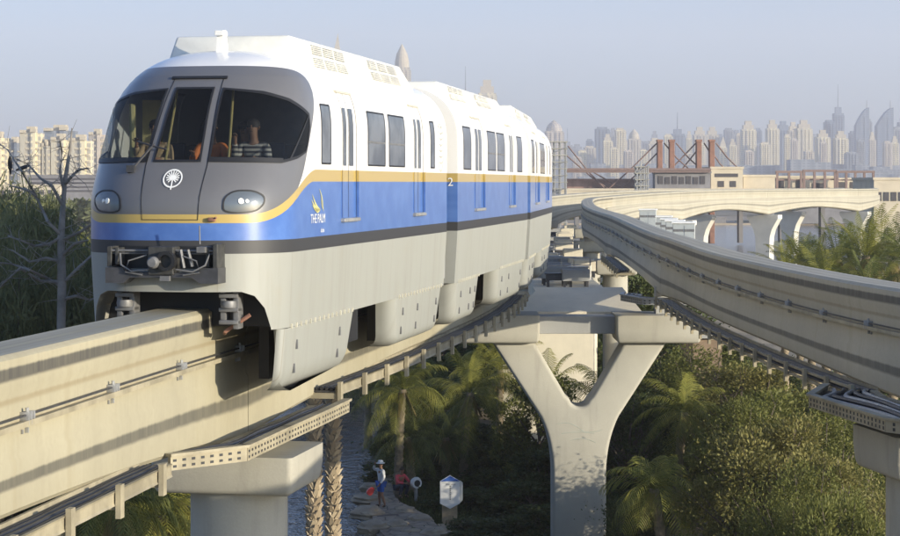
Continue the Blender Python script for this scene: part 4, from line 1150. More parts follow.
deck()
def railing(x0, x1, y, z, label, h=1.0, posts=4):
    root = empty('guard_railing', ((x0 + x1) / 2, y, z), label=label, cat='railing', group='railings across the deck between the beams'); w2 = (x1 - x0) / 2
    for k in range(3):
        mb = MB(); mb.tube([(-w2, 0, h * (k + 1) / 3), (w2, 0, h * (k + 1) / 3)], .03, 6); mb.build('rail', MAT['galv'], root, True)
    for i in range(posts):
        mb = MB(); x = -w2 + 2 * w2 * i / (posts - 1); mb.tube([(x, 0, 0), (x, 0, h)], .035, 6); mb.build('post', MAT['galv'], root, True)
railing(3.75, 6.4, 91.3, ZT, 'three bar steel railing across the end of the bright deck', 1.0, 3)
railing(4.4, 7.2, 112, ZT, 'steel railing further back among the switch gear on the deck', 1.0, 3)
rg = random.Random(5)
kinds = [('equipment_box', 'low grey steel equipment box', MAT['galv'], (.9, .6, .5)), ('cable_tray', 'long dark cable tray', MAT['dark_metal'], (1.9, .5, .22)),
         ('steel_platform', 'pale slatted steel platform', MAT['grey_conc'], (1.6, 1.6, .35)), ('concrete_block', 'squat pale concrete block', MAT['conc2'], (1.0, .8, .6))]
ordn = ['first', 'second', 'third', 'fourth', 'fifth', 'sixth', 'seventh', 'eighth', 'ninth', 'tenth', 'eleventh', 'twelfth', 'thirteenth', 'fourteenth', 'fifteenth', 'sixteenth', 'seventeenth', 'eighteenth', 'nineteenth', 'twentieth']
rows = [(84.5, 1), (87, 2), (89.5, 1), (93.6, 1), (96, 2), (98.5, 0), (101, 1), (103.5, 3), (106.5, 2), (109, 1), (114, 0), (117, 1), (121, 2), (125, 1), (129, 0), (134, 1), (139, 2), (144, 1), (150, 0), (156, 1), (161, 2)]
cnt = [0] * 4
for i, (y, k) in enumerate(rows):
    xl = max(3.5 if y < 92 else 0, LEFT.at(LEFT.s_at_y(y)).x + .9); xr = (-.5 if y < 92 else 0) + RIGHT.at(RIGHT.s_at_y(y)).x - .9
    for side_ in (0, 1):
        kk = (k + side_ * (1 + i % 2)) % 4; nm, lb, mt, (a, b, c) = kinds[kk]; a = min(a, (xr - xl) * .46); x = xl + a / 2 + .1 + rg.uniform(0, .3) if side_ == 0 else xr - a / 2 - .1 - rg.uniform(0, .3)
        root = empty(nm, (x, y + rg.uniform(-.5, .5), ZT - .003), 0, label=f"{lb} on the {'left' if side_ == 0 else 'right'} of the far deck, {ordn[cnt[kk]]} of its kind", cat=nm.replace('_', ' '), group='switch gear between the beams'); cnt[kk] += 1
        hh = c * rg.uniform(.8, 1.3)
        mb = MB(); mb.box(-a / 2, a / 2, -b / 2, b / 2, .30, .30 + hh, .02); 
        if kk == 2:
            for j in range(6): mb.box(-a / 2, a / 2, -b / 2 + j * b / 6 + .03, -b / 2 + (j + .6) * b / 6, .301 + hh, .34 + hh)
        mb.build('casing', mt, root)
        for sx in (-1, 1):
            for sy in (-1, 1): mb = MB(); mb.box(sx * a * .42 - .05, sx * a * .42 + .05, sy * b * .4 - .05, sy * b * .4 + .05, 0, .295); mb.build('foot', MAT['dark_metal'], root)
        if kk in (0, 1):
            mb = MB(); mb.box(-a * .55, a * .55, -b * .56, b * .56, .302 + hh, .35 + hh); mb.build('lid', MAT['dark_metal'] if kk else MAT['galv'], root)
for k in range(5):
    pts = []
    for i in range(30):
        y = 93 + i * 2.4; xl = LEFT.at(LEFT.s_at_y(y)).x + 1.1; xr = RIGHT.at(RIGHT.s_at_y(y)).x - 1.1; pts.append((xl + (xr - xl) * (.1 + .2 * k + .06 * math.sin(i * .8 + k)), y, ZT + .1))
    mb = MB(); mb.tube(pts, .07, 6); o = mb.build('power_cable', MAT['cable'], None, True); tag(o, 'black power cable running lengthwise on the far deck between the beams, ' + ['nearest the left beam', 'second from the left', 'middle one', 'second from the right', 'nearest the right beam'][k], 'cable')
# ordinary twin-column piers further on and under the bridge
def flared_pier(x, y, zt, ang, label, w0=.85, w1=1.9):
    root = empty('flared_pier', (x, y, 0), ang, label=label, cat='bridge pier', group='flared white piers of the far bridge')
    pr = [(w0, -.5), (w0, zt - 3.6), (w0 * 1.06, zt - 2.6), (w0 * 1.35, zt - 1.7), (w1 * .9, zt - .7), (w1, zt - .45), (w1, zt)]
    mb = MB(); mb.prism(pr + [(-a, b) for a, b in pr[::-1]], -.75, .75, 'y'); mb.build('column', MAT['pale'], root, 25)
    return root
MAT['pale'] = M_plain("pale_pier_paint", (.62, .60, .54), .7, 0, .15, .6)
for i, y in enumerate((207, 235, 262)):
    for path, dd, nm in ((RIGHT, 0, 'front'), (LEFT, 0, 'rear')):
        s_ = path.s_at_y(y); q, t, z = path.ev(s_)
        flared_pier(q.x, q.y, z - 2.98, math.atan2(-t.x, t.y), f"pale flared pier of the far bridge, {['nearest', 'middle', 'farthest'][i]} in the {nm} row")
for i, y in enumerate((124, 150, 178)):
    for path, nm in ((LEFT, 'left'), (RIGHT, 'right')):
        s_ = path.s_at_y(y); q, t, z = path.ev(s_)
        round_pier('round_pier', q.x, q.y, z - H - .45, f"round column under the {nm} beam where the tracks curve away, {['nearest', 'second', 'farthest'][i]} of its three", ang=math.atan2(-t.x, t.y), r=.6, hx=1.0, hy=.8)
s_ = RIGHT.s_at_y(96); q = RIGHT.at(s_); round_pier('round_pier', q.x, q.y, q.z - H - .45, 'round column under the right beam just behind the Y pier', r=.6, hx=1.0)
s_ = LEFT.s_at_y(96); q = LEFT.at(s_); round_pier('round_pier', q.x, q.y, q.z - H - .45, 'round column under the left beam hidden behind the Y pier', r=.6, hx=1.0)
# cabinets beyond the right beam
MAT['cab'] = M_plain('cabinet_shaded_white', (.40, .43, .43), .5, 0, .1)  # white steel greyed; shade on the faces is put into the base colour
def cabinet(x, y, z, w_, h, d, label):
    root = empty('equipment_cabinet', (x, y, z), R(-8), label=label, cat='cabinet', group='white cabinets beyond the right beam')
    mb = MB(); mb.box(-w_ / 2, w_ / 2, -d / 2, d / 2, 0, h, .02); mb.build('cabinet_body', MAT['cab'], root)
    mb = MB(); mb.box(-w_ / 2 - .08, w_ / 2 + .08, -d / 2 - .08, d / 2 + .08, h, h + .1, .02); mb.build('cabinet_roof', MAT['white'], root)
    for i in (-1, 1):
        mb = MB(); mb.box(i * w_ / 4 - w_ * .22, i * w_ / 4 + w_ * .22, -d / 2 - .02, -d / 2 - .002, .1, h - .12); dd = mb.build('cabinet_door', MAT['cab'], root)
        mb = MB(); mb.box(i * w_ / 4 - .3, i * w_ / 4 + .3, -d / 2 - .03, -d / 2 - .021, h * .68, h * .78); mb.build('door_vent', MAT['mid_metal'], dd)
cz = EYE - 3.9
for i, (px, Y, w_, h) in enumerate(((648, 158, 1.3, 1.75), (664, 137, 1.0, 1.55), (669, 131, 1.0, 1.5), (675, 125, 1.1, 1.5), (684, 119, 1.3, 1.5))):
    p_ = atx(px, Y); cabinet(p_.x, Y, cz, w_, h, 1.4, f"white steel equipment cabinet beside the right beam, {['farthest, standing apart from the row', 'second farthest, slim', 'middle one of the close row', 'second nearest of the close row', 'nearest and widest of the close row'][i]}")
mb = MB(); mb.prism([tuple(atx(638, 162).xy), tuple(atx(668, 162).xy), tuple(atx(703, 114).xy), tuple(atx(672, 114).xy)], cz - .3, cz - .004, 'z')
o = empty('equipment_deck', (0, 0, 0), label='concrete deck carrying the white cabinets beyond the right beam', cat='deck'); d_ = mb.build('deck_slab', MAT['grey_conc'], o)
for px, Y in ((650, 156), (668, 135), (686, 118)):
    p_ = atx(px, Y); mb = MB(); mb.box(p_.x - .3, p_.x + .3, Y - .3, Y + .3, -.2, cz - .305); mb.build('leg', MAT['grey_conc'], o)
# ================================================================ the train
train = empty('monorail_train', tuple(LEFT.at(LEFT.s_at_y(28.5))), label='white, gold and blue monorail train with a grey rounded nose riding the left beam', cat='train')
def place_car(build, origin, ang):
    tmp = empty('tmp'); build(tmp); M = Matrix.Translation(Vector(origin) - train.location) @ Matrix.Rotation(ang, 4, 'Z')
    for c in kids(tmp): c.parent = train; c.matrix_basis = M @ c.matrix_basis
    bpy.data.objects.remove(tmp)
O1 = Vector((-3.95, 28.51)); t1 = math.atan(.183); r1 = Vector((math.cos(t1), -math.sin(t1))); b1 = Vector((math.sin(t1), math.cos(t1)))
O1 = O1 - r1 * .055
place_car(nose_car, (O1.x, O1.y, EYE), -t1)
def car2(root):
    off = 3.0; CL = 12.9; tmp = empty('tmp2'); mid_car(tmp, CL)
    for c in kids(tmp): c.parent = root; c.location.y = off
    bpy.data.objects.remove(tmp)
    for s in (1, -1):
        side_fit(root, s, [(off + .85, off + 2.0)], [(off + 2.6, off + 3.9), (off + 8.8, off + 9.7)], [(off + 4.75, off + 6.2), (off + 6.45, off + 7.9)], [(off + 10.5, off + 11.6)])
        skirt(root, s, off + .25, off + 3.9, False); skirt(root, s, off + 7.2, off + 12.6, False)
    bogie(root, off + 2); bogie(root, off + 10)
    roof_unit(root, off + .9, off + 11.6)
    tb = empty('tmp3'); end_gap(tb, CL)
    for c in kids(tb): c.parent = root; c.location.y = off
    bpy.data.objects.remove(tb)
    mb = MB(); mb.box(-1.2, 1.2, off + .1, off + 12.8, -2.05, -1.3) if 0 else mb.box(-1.3, 1.3, off + .1, off + 12.8, -1.5, -1.3); mb.build('underframe', MAT['black'], root)
t2 = math.atan(.155); r2 = Vector((math.cos(t2), -math.sin(t2))); b2 = Vector((math.sin(t2), math.cos(t2)))
O2 = Vector((.16, 42.25)) - r2 * 1.55 - b2 * 3.0
place_car(car2, (O2.x, O2.y, EYE), -t2)
t3 = math.atan(.098); r3 = Vector((math.cos(t3), -math.sin(t3))); b3 = Vector((math.sin(t3), math.cos(t3)))
O3 = Vector((2.24, 55.7)) - r3 * 1.55 - b3 * 3.0
place_car(car2, (O3.x, O3.y, EYE), -t3)
mbn = MB()
def tobj(build): pass
# number at the first joint
v_, f_ = text_mesh("2", .25); M = Matrix.Translation(Vector((O2.x, O2.y, EYE)) - train.location) @ Matrix.Rotation(-t2, 4, 'Z')
obj('car_number', [M @ Vector((1.40 + a, 2.985, -.06 + b)) for a, b in v_], f_, MAT['white'], train)
# bogies of the front carriage
def fb(root): bogie(root, 3.4); bogie(root, 10.9)
place_car(fb, (O1.x, O1.y, EYE), -t1)
# cab interior
def cab(root):
    mb = MB(); mb.box(-1.4, 1.4, 1.0, 5.8, -.62, -.55); mb.build('cab_floor', MAT['floor'], root)
    mb = MB(); mb.prism([(-1.45, -.6), (1.45, -.6), (1.48, .3), (1.36, 1.0), (1.05, 1.5), (.6, 1.8), (-.6, 1.8), (-1.05, 1.5), (-1.36, 1.0), (-1.48, .3)], 5.8, 5.85, 'y'); mb.build('cab_partition', MAT['inside'], root)
    mb = MB(); mb.prism([(.75, -.5), (.75, .12), (1.0, .22), (1.5, .18), (1.55, -.5)], -1.2, -.45, 'x'); mb.prism([(.75, -.5), (.75, .12), (1.0, .22), (1.5, .18), (1.55, -.5)], .45, 1.2, 'x'); mb.build('driver_console', MAT['inside'], root, 30)
    for s in (-1, 1):
        mb = MB(); mb.tube([(s * .46 - .02, 1.15, .1), (s * .40, 1.6, 1.4)], .02, 8) if s < 0 else mb.tube([(.56, 1.0, .1), (.46, 1.65, 1.4)], .02, 8); mb.build('handrail', MAT['seat'], root, True)
    for x, y in ((-.8, 2.0), (.8, 2.0), (-.8, 3.4), (.8, 3.4)):
        mb = MB(); mb.box(x - .25, x + .25, y - .05, y + .45, -.2, -.1, .03); mb.box(x - .25, x + .25, y + .42, y + .5, -.15, .62, .03); mb.box(x - .05, x + .05, y + .1, y + .2, -.55, -.2); mb.build('cab_seat', MAT['cable'], root)
    mb = MB(); mb.tube([(-1.1, 1.6, .15), (-1.15, 1.7, 1.2)], .05, 8); mb.box(-1.3, -1.0, 2.6, 2.7, .3, 1.3); mb.build('cab_panel', MAT['seat2'], root)
MAT['seat2'] = M_plain("pale_yellow_panel", (.55, .48, .22), .6, 0, .2)
place_car(cab, (O1.x, O1.y, EYE), -t1)
ORANGE = M_plain("orange_vest", (.75, .22, .05), .7, 0, .1); STRIPE, nt_, p__ = newmat("striped_shirt", .8, 0, (.3, .3, .3)); _x, _y, _z = sep(nt_, coords(nt_)); nt_.links.new(mixc(nt_, (_z * 14).frac().gt(.5), (.05, .05, .06), (.45, .42, .36)), p__.inputs['Base Color'])
TAN = M_plain("tan_jacket", (.45, .32, .18), .8, 0, .1); NAVY = M_plain("navy_cloth", (.03, .04, .07), .8, 0, .1)
def seated(x, y, shirt, label, arm=.1):
    root = empty('person', (O1.x + r1.x * x + b1.x * y, O1.y + r1.y * x + b1.y * y, EYE + .02), -t1, label=label, cat='person')
    J = dict(pelvis=(0, .15, .10), chest=(0, .12, .42), neck=(0, .10, .64), head=(0, .06, .80), shl=(-.19, .12, .56), shr=(.19, .12, .56), ell=(-.27, -.02, .30), elr=(.27, -.02, .30), wrl=(-.18, -.28, .32 + arm), wrr=(.16, -.30, .34),
             hipl=(-.1, .12, .05), hipr=(.1, .12, .05), knl=(-.12, -.30, .06), knr=(.12, -.30, .06), anl=(-.12, -.28, -.34), anr=(.12, -.28, -.34), toel=(-.12, -.44, -.38), toer=(.12, -.44, -.38))
    person(J, shirt, NAVY, root)
seated(-.82, 1.75, TAN, 'seated figure in a tan jacket behind the left windscreen of the train', .25)
seated(-.05, 2.1, ORANGE, 'seated driver in an orange vest behind the middle windscreen of the train')
seated(.72, 1.75, STRIPE, 'seated figure in a striped shirt behind the right windscreen of the train', .3)
seated(.25, 2.9, ORANGE, 'seated figure in orange further back behind the right windscreen')

# ================================================================ shore, wall, sign, people by the water
STONE, nt_, p__ = newmat("crazy_paving_stone", .85, 0, (.35, .3, .24)); vo = nt_.nodes.new("ShaderNodeTexVoronoi"); vo.feature = 'DISTANCE_TO_EDGE'; vo.inputs['Scale'].default_value = 1.5
nt_.links.new(coords(nt_), vo.inputs['Vector']); vv = E(nt_, vo.outputs['Distance']); nn = noise(nt_, coords(nt_), 2, 4)
nt_.links.new(mixc(nt_, vv.ramp(.0, .05), (.09, .075, .06), mixc(nt_, nn.ramp(.3, .7), (.20, .165, .12), (.34, .28, .21))), p__.inputs['Base Color']); bump(nt_, p__, vv.ramp(0, .08), .6, .05)
ROCKM = M_plain('bank_rock_stone', (.42, .35, .25), .9, 0, .45, 1.2, .6)
def onz(px, py, z=.55): Z = (EYE - z) * 2000 / (py - 183); return atx(px, Z, z)
wl = [(388, 472), (376, 482), (369, 494), (366, 508), (370, 522), (380, 536), (400, 552), (440, 560), (446, 530), (432, 516), (415, 507), (400, 500), (395, 488), (398, 474)]
wl = smoothpoly([tuple(onz(a, b).xy) for a, b in wl], 1, .25)
bm = bmesh.new(); fa = bm.faces.new([bm.verts.new((x, y, .55)) for x, y in wl]); r_ = bmesh.ops.extrude_face_region(bm, geom=[fa])
for g in r_['geom']:
    if isinstance(g, bmesh.types.BMVert): g.co.z = -1.4
bmesh.ops.recalc_face_normals(bm, faces=bm.faces[:]); bmesh.ops.bevel(bm, geom=[e for e in bm.edges if e.verts[0].co.z > .5 and e.verts[1].co.z > .5], offset=.14, segments=3, affect='EDGES')
me = bpy.data.meshes.new('stone_bank'); bm.to_mesh(me); bm.free(); me.materials.append(STONE); o = bpy.data.objects.new('stone_bank', me); col.objects.link(o); smooth_by_angle(me, 40)
tag(o, 'curved crazy paved stone bank at the water edge where a person stands', 'stone wall')
rgk = random.Random(21)
for i, (px, py, s_) in enumerate([(374, 488, .5), (368, 500, .6), (368, 514, .65), (374, 528, .6), (390, 478, .4), (384, 502, .3), (404, 512, .45), (420, 520, .5), (396, 526, .5), (436, 534, .5), (412, 532, .35)]):
    p_ = onz(px, py, .5); bm = bmesh.new(); bmesh.ops.create_icosphere(bm, subdivisions=3, radius=1)
    for q in bm.verts:
        a = q.co * 2.1; k_ = 1 + .16 * math.sin(a.x * 2 + i) * math.cos(a.y * 2.3 + i) + .08 * math.sin(a.z * 5 + i * 2); q.co = Vector((q.co.x * s_ * 1.2, q.co.y * s_, max(q.co.z, -.5) * s_ * .45)) * k_
    me = bpy.data.meshes.new('bank_rock'); bm.to_mesh(me); bm.free(); me.materials.append(ROCKM); o = bpy.data.objects.new('bank_rock', me); col.objects.link(o); o.location = p_; o.rotation_euler.z = rgk.uniform(0, 3); smooth_by_angle(me, 30)
    tag(o, 'rounded pale rock set in the stone bank, ' + ['near the top of the water side', 'second from the top of the water side', 'third down the water side', 'lowest on the water side', 'farthest back by the crouching person', 'beside the standing person', 'in the middle of the bank', 'below the lamp', 'low in the middle', 'next to the foot of the sign', 'bottom middle'][i], 'rock', 'rocks on the stone bank')
WHITEC = M_plain("white_cotton", (.70, .70, .68), .8, 0, .1); BLUEC = M_plain("blue_cotton", (.03, .11, .42), .8, 0, .1); REDC = M_plain("red_plastic", (.55, .03, .03), .4, 0, .1); PINK = M_plain("pink_cloth", (.65, .08, .10), .8, 0, .1)
pp = onz(381, 507); J = dict(STAND); J.update(elr=(.26, -.16, 1.24), wrr=(.04, -.22, 1.50), ell=(-.26, -.02, 1.10), wrl=(-.34, -.14, .86), anl=(-.12, .0, .07), toel=(-.2, -.15, .035), anr=(.12, .12, .07), toer=(.16, -.02, .035)); J['face'] = (-.7, -.7, 0)
J.update(elr=(-.34, -.10, 1.38), wrr=(-.14, -.16, 1.63), shr=(.19, .02, 1.40)) if 0 else None
J.update(shl=(-.19, 0, 1.40), ell=(-.40, -.12, 1.42), wrl=(-.20, -.16, 1.62), elr=(.27, 0, 1.14), wrr=(.22, -.16, .92))
root = empty('person', tuple(pp), R(-62), label='standing person in white top and blue shorts shading their eyes on the stone bank', cat='person')
person(J, WHITEC, BLUEC, root, shorts=True, hat=WHITEC)
mb = MB(); mb.prism(smoothpoly([(-.14, -.14), (.14, -.14), (.11, .2), (-.08, .2)], 2), -.05, .05, 'y'); o = mb.build('red_bag', REDC, None, 30); o.location = pp + Vector((-.42, -.2, .62)); o.rotation_euler = (0, R(35), R(20)); tag(o, 'red bag held low beside the person in blue shorts', 'bag')
pp = onz(397, 492); J = dict(STAND)
J = dict(pelvis=(0, .1, .42), chest=(0, -.02, .72), neck=(0, -.08, .92), head=(0, -.14, 1.06), shl=(-.19, -.04, .84), shr=(.19, -.04, .84), ell=(-.28, -.22, .62), elr=(.28, -.22, .62), wrl=(-.1, -.44, .60), wrr=(.1, -.44, .60), hipl=(-.1, .08, .38), hipr=(.1, .08, .38),
         knl=(-.16, -.32, .52), knr=(.16, -.32, .52), anl=(-.14, -.18, .07), anr=(.14, -.18, .07), toel=(-.15, -.34, .035), toer=(.15, -.34, .035), face=(0, -1, 0))
root = empty('person', tuple(onz(400, 497)), R(40), label='crouching person in a pink top behind the standing one on the stone bank', cat='person'); person(J, PINK, NAVY, root)
# hexagonal sign
def sign():
    Z = 74; c = atx(450, Z); root = empty('notice_sign', (c.x, Z, 0), R(6), label='white hexagonal notice sign with a blue top on a timber post', cat='sign')
    zc = EYE - (492 - 183) / 2000 * Z; hw, hh = .37, .62
    mb = MB(); poly = [(-hw, -hh + .2), (0, -hh), (hw, -hh + .2), (hw, hh - .22), (0, hh), (-hw, hh - .22)]; mb.prism(poly, -.05, .05, 'y'); b = mb.build('sign_board', MAT['white'], root); b.location.z = zc
    mb = MB(); mb.prism([(-hw * .97, hh - .22), (hw * .97, hh - .22), (0, hh * .97)], -.056, -.051, 'y'); mb.build('sign_top', BLUEC, b)
    mb = MB(); rg = random.Random(2)
    for k in range(9): z_ = .22 - k * .06; mb.box(-.02, .02 + rg.uniform(0, .02), -.054, -.051, z_ - .02, z_ + .018)
    mb.box(-.16, -.02, -.054, -.051, .28, .30); mb.box(.02, .2, -.054, -.051, .28, .30); mb.build('sign_writing', MAT['mid_metal'], b)
    mb = MB(); mb.prism([(hw + .01, -hh + .22), (hw + .10, -hh + .32), (hw + .10, hh - .28), (hw + .01, hh - .2)], -.04, .04, 'y'); mb.build('sign_side', MAT['roofwhite'], b)
    mb = MB(); mb.box(-.28, .28, .06, .16, -.2, zc - hh + .5); mb.build('post', WOOD, root)
    mb = MB(); mb.box(-.48, .48, -1.2, -.1, .25, .42, .02); mb.build('plinth', WOOD, root)
WOOD = M_plain("weathered_timber", (.42, .33, .21), .8, 0, .3, 4, .3)
sign()
p_ = atx(416, 79); root = empty('bollard_lamp', (p_.x, 79, 0), R(25), label='small white round bollard lamp between the person and the hexagonal sign', cat='lamp')
mb = MB(); mb.tube([(0, 0, 0), (0, 0, 1.0)], .07, 10); mb.build('post', MAT['galv'], root, True)
mb = MB(); mb.lathe([(.001, -.12), (.2, -.12), (.24, 0), (.2, .12), (.001, .12)], 20); o = mb.build('lamp_head', MAT['white'], root, True); o.location = (0, 0, 1.15); o.rotation_euler = (R(90), 0, 0)
mb = MB(); mb.lathe([(.001, .121), (.13, .121), (.13, .13), (.001, .13)], 16); mb.build('lamp_face', MAT['black'], o, True)
# buildings behind the bushes
mb = MB(); a, b = atx(693, 92), atx(722, 92); mb.box(a.x, b.x, 92, 97, 0, EYE - (338 - 183) / 2000 * 92); BRICK = M_plain("brown_block", (.26, .19, .13), .9, 0, .3, 1)
root = empty('block_hut', (0, 0, 0), label='brown block hut behind the bushes under the right beam', cat='hut'); mb.build('wall', BRICK, root)
mb = MB(); zz = EYE - (338 - 183) / 2000 * 92; mb.box(a.x - .2, b.x + .5, 91.7, 97.2, zz + .003, zz + .18); mb.build('roof', MAT['grey_conc'], root)
# ================================================================ planting
PG = 'palms standing behind the pier and below the train'
def PX(px, Y, z=0): return tuple(atx(px, Y, z))
def htop(py, Y): return EYE - (py - 183) / 2000 * Y
palms = [  # px, depth, crown centre py, frond length, material, label
 (463, 84, 395, 3.6, 'palmy', (.3, 0), 'tall sunlit coconut palm with long arching fronds left of the Y pier'),
 (398, 80, 392, 2.7, 'palmy', (.2, 0), 'palm with drooping fronds just below the train walkway'),
 (436, 96, 398, 3.4, 'palm', (0, 0), 'shaded palm between the two sunlit palms below the train'),
 (412, 81, 440, 2.3, 'palm', (-.2, 0), 'low dark palm arching over the person by the water'),
 (500, 92, 372, 3.2, 'palmy', (0, 0), 'palm crown touching the left arm of the Y pier from behind'),
 (368, 98, 378, 2.6, 'palm', (0, 0), 'palm half hidden behind the bogie skirts of the train'),
 (552, 88, 395, 3.0, 'palmy', (-.2, 0), 'palm rising through the fork of the Y pier, left of its notch'),
 (598, 84, 400, 2.6, 'palm', (.2, 0), 'dark palm frond group behind the right arm of the Y pier'),
 (676, 74, 415, 2.6, 'palmy', (.3, 0), 'arching palm right of the Y pier in front of the bushes'),
 (664, 61, 492, 2.1, 'palmy', (-.3, 0), 'short palm with a yellowing frond near the sandy path'),
 (446, 84, 440, 2.4, 'palm', (0, 0), 'young palm growing behind the hexagonal sign')]
for i, (px, Y, py, L, mt, ln, lb) in enumerate(palms):
    palm('palm_tree', PX(px, Y), htop(py, Y) , i, L, mt, ln, 1.1, 24, label=lb, group=PG)
for i, (px, Y, py, L) in enumerate([(118, 44, 505, 1.9), (160, 46, 520, 1.8), (182, 50, 505, 1.9), (90, 47, 540, 1.8), (140, 52, 490, 2.0)]):
    palm('palm_tree', PX(px, Y), max(1.2, htop(py, Y)), i + 20, L, 'palmy' if i % 2 else 'palm', (0, 0), 1.25, 26, label='low shaded palm below the left beam, ' + ['in front of the walkway posts', 'next to the round column', 'against the round column at its left', 'lowest and farthest left', 'behind the others'][i], group='low palms under the left beam')
for i, (px, Y, py, L) in enumerate([(785, 88, 270, 2.2), (812, 84, 272, 2.4), (838, 80, 262, 2.6), (866, 76, 258, 2.8), (893, 78, 262, 2.8), (850, 96, 262, 2.4), (800, 98, 264, 2.2), (918, 74, 268, 2.8), (878, 96, 262, 2.6), (826, 74, 286, 2.2), (868, 68, 294, 2.2)]):
    palm('palm_tree', PX(px, Y), htop(py, Y), i + 40, L, 'palmy' if i % 3 == 0 else 'palm', (0, 0), .5, 22, label=['leftmost date palm', 'second date palm from the left', 'date palm in the middle of the clump', 'tallest date palm', 'date palm at the right edge', 'date palm behind the tallest', 'small palm behind the leftmost', 'date palm cut by the right edge', 'rear right date palm', 'low palm touching the beam', 'low palm below the tallest'][i] + ' beyond the right guideway beam', group='date palms beyond the right beam', leaf=.5)
# two shaggy date palm trunks in the foreground
def shaggy(px, Y, w_, label, seed):
    p_ = atx(px, Y); top = EYE - (395 - 183) / 2000 * Y; rg = random.Random(seed); root = empty('date_palm_trunk', (p_.x, Y, 0), label=label, cat='palm trunk', group='shaggy trunks beside the round pier')
    mb = MB(); mb.tube([(0, 0, 0), (0, 0, top / 2), (0, 0, top)], w_ * .62, 14); mb.build('trunk', PBARK, root, True)
    v, f = [], []; z = .1; k = 0
    while z < top:
        for j in range(9):
            a = j * 2 * math.pi / 9 + k * .35 + rg.uniform(-.15, .15); d = Vector((math.cos(a), math.sin(a), 0)); t = Vector((-d.y, d.x, 0)); b = d * w_ * .56 + Vector((0, 0, z)); tip = d * w_ * rg.uniform(.85, 1.12) + Vector((0, 0, z + rg.uniform(.10, .22))) + t * rg.uniform(-.04, .04)
            s_ = rg.uniform(.06, .09); q = len(v); v += [b - t * s_, b + t * s_, tip + t * s_ * .45, tip - t * s_ * .45, b - t * s_ * .8 + Vector((0, 0, .13)), b + t * s_ * .8 + Vector((0, 0, .13))]
            f += [(q, q + 1, q + 2, q + 3), (q + 3, q + 2, q + 5, q + 4), (q, q + 3, q + 4), (q + 1, q + 5, q + 2)]
        z += .15; k += 1
    obj('frond_stubs', v, f, STUB, root)
STUB = M_leaf("cut_frond_stubs", (.20, .15, .10), (.42, .35, .24), .05)
shaggy(314, 42, .20, 'left shaggy date palm trunk between the round column and the water', 1)
shaggy(333, 43, .20, 'right shaggy date palm trunk, closest to the water and the stone bank', 2)
# broadleaf bushes at the lower right
BG = 'green bushes filling the lower right'
bush = [(630, 76, 400, 2.6, 'dark'), (655, 84, 372, 2.8, 'dark'), (700, 82, 358, 3.4, 'bush'), (745, 78, 372, 3.3, 'bush2'), (790, 72, 395, 3.0, 'bush'), (830, 64, 425, 2.5, 'bush'), (850, 58, 470, 2.0, 'bush2'), (770, 60, 430, 2.4, 'bush2'), (805, 52, 480, 1.9, 'bush'),
        (752, 69, 410, 2.3, 'bush'), (838, 48, 505, 1.5, 'bush'), (800, 50, 512, 1.4, 'bush'), (668, 78, 440, 2.0, 'dark'), (628, 62, 505, 1.2, 'dark'), (615, 84, 430, 2.4, 'dark'), (760, 63, 475, 1.3, 'bush'), (860, 84, 400, 3.0, 'dark'), (900, 90, 380, 3.4, 'dark'),
        (615, 70, 500, 1.3, 'dark'), (880, 70, 440, 2.4, 'dark'), (730, 96, 350, 3.6, 'dark'), (780, 92, 368, 3.4, 'dark')]
bl = ['dark bush touching the right side of the Y pier', 'dark bush behind the arching palm', 'tall sunlit bush below the brown hut', 'broad sunlit bush under the middle of the walkway', 'broad sunlit bush below the end of the walkway', 'sunlit bush below the right cable platform', 'bush left of the right edge column', 'rounded bush in the middle of the thicket', 'low bush in front of the thicket on the right',
      'bright bush above the sandy path', 'lowest bush beside the right edge column', 'low bush at the bottom right of the sandy path', 'shaded bush beside the arching palm', 'shaded bush left of the sandy path', 'dark bush behind the stem of the Y pier', 'small bush right of the sandy path', 'dark bush behind the right edge pier', 'dark bush at the far right under the beam',
      'small dark bush at the foot of the Y pier', 'dark bush behind the right edge column', 'dark tall bush at the back below the beam', 'dark bush at the back right of the hut']
for i, (px, Y, py, rd, mt) in enumerate(bush):
    tree('bush', PX(px, Y), rd, max(1.2, htop(py, Y)), (30000, 24000, 40000)[i % 3] if mt != 'dark' else 26000, (.10, .12, .085)[i % 3] if mt != 'dark' else .12, mt, 100 + i, label=bl[i], group=BG, trunk=False, cat='bush', zlo=.08, var=3, clumps=60)
# feathery dark trees on the left
for i, (px, Y, py, rd) in enumerate([(-5, 62, 242, 2.8), (25, 56, 238, 2.3), (50, 64, 262, 2.3), (80, 58, 282, 1.7), (10, 48, 282, 2.0), (55, 50, 302, 1.8), (92, 70, 268, 1.8), (-20, 52, 258, 2.4), (35, 72, 226, 2.3), (8, 76, 212, 2.4)]):
    tree('feathery_tree', PX(px, Y), rd, htop(py, Y), 22000, .15, 'casu', 200 + i, 'needle', label=['dark feathery tree cut by the left edge', 'dark feathery tree behind the bare tree', 'feathery tree right of the bare trunk', 'low feathery tree against the train nose', 'low feathery tree above the beam at far left', 'low feathery tree at the foot of the bare trunk', 'feathery tree behind the train nose', 'feathery tree just outside the left edge', 'taller lit feathery tree at the back', 'tallest lit feathery tree at the far left back'][i], group='feathery trees left of the train', cat='tree', zlo=.2, clumps=44)
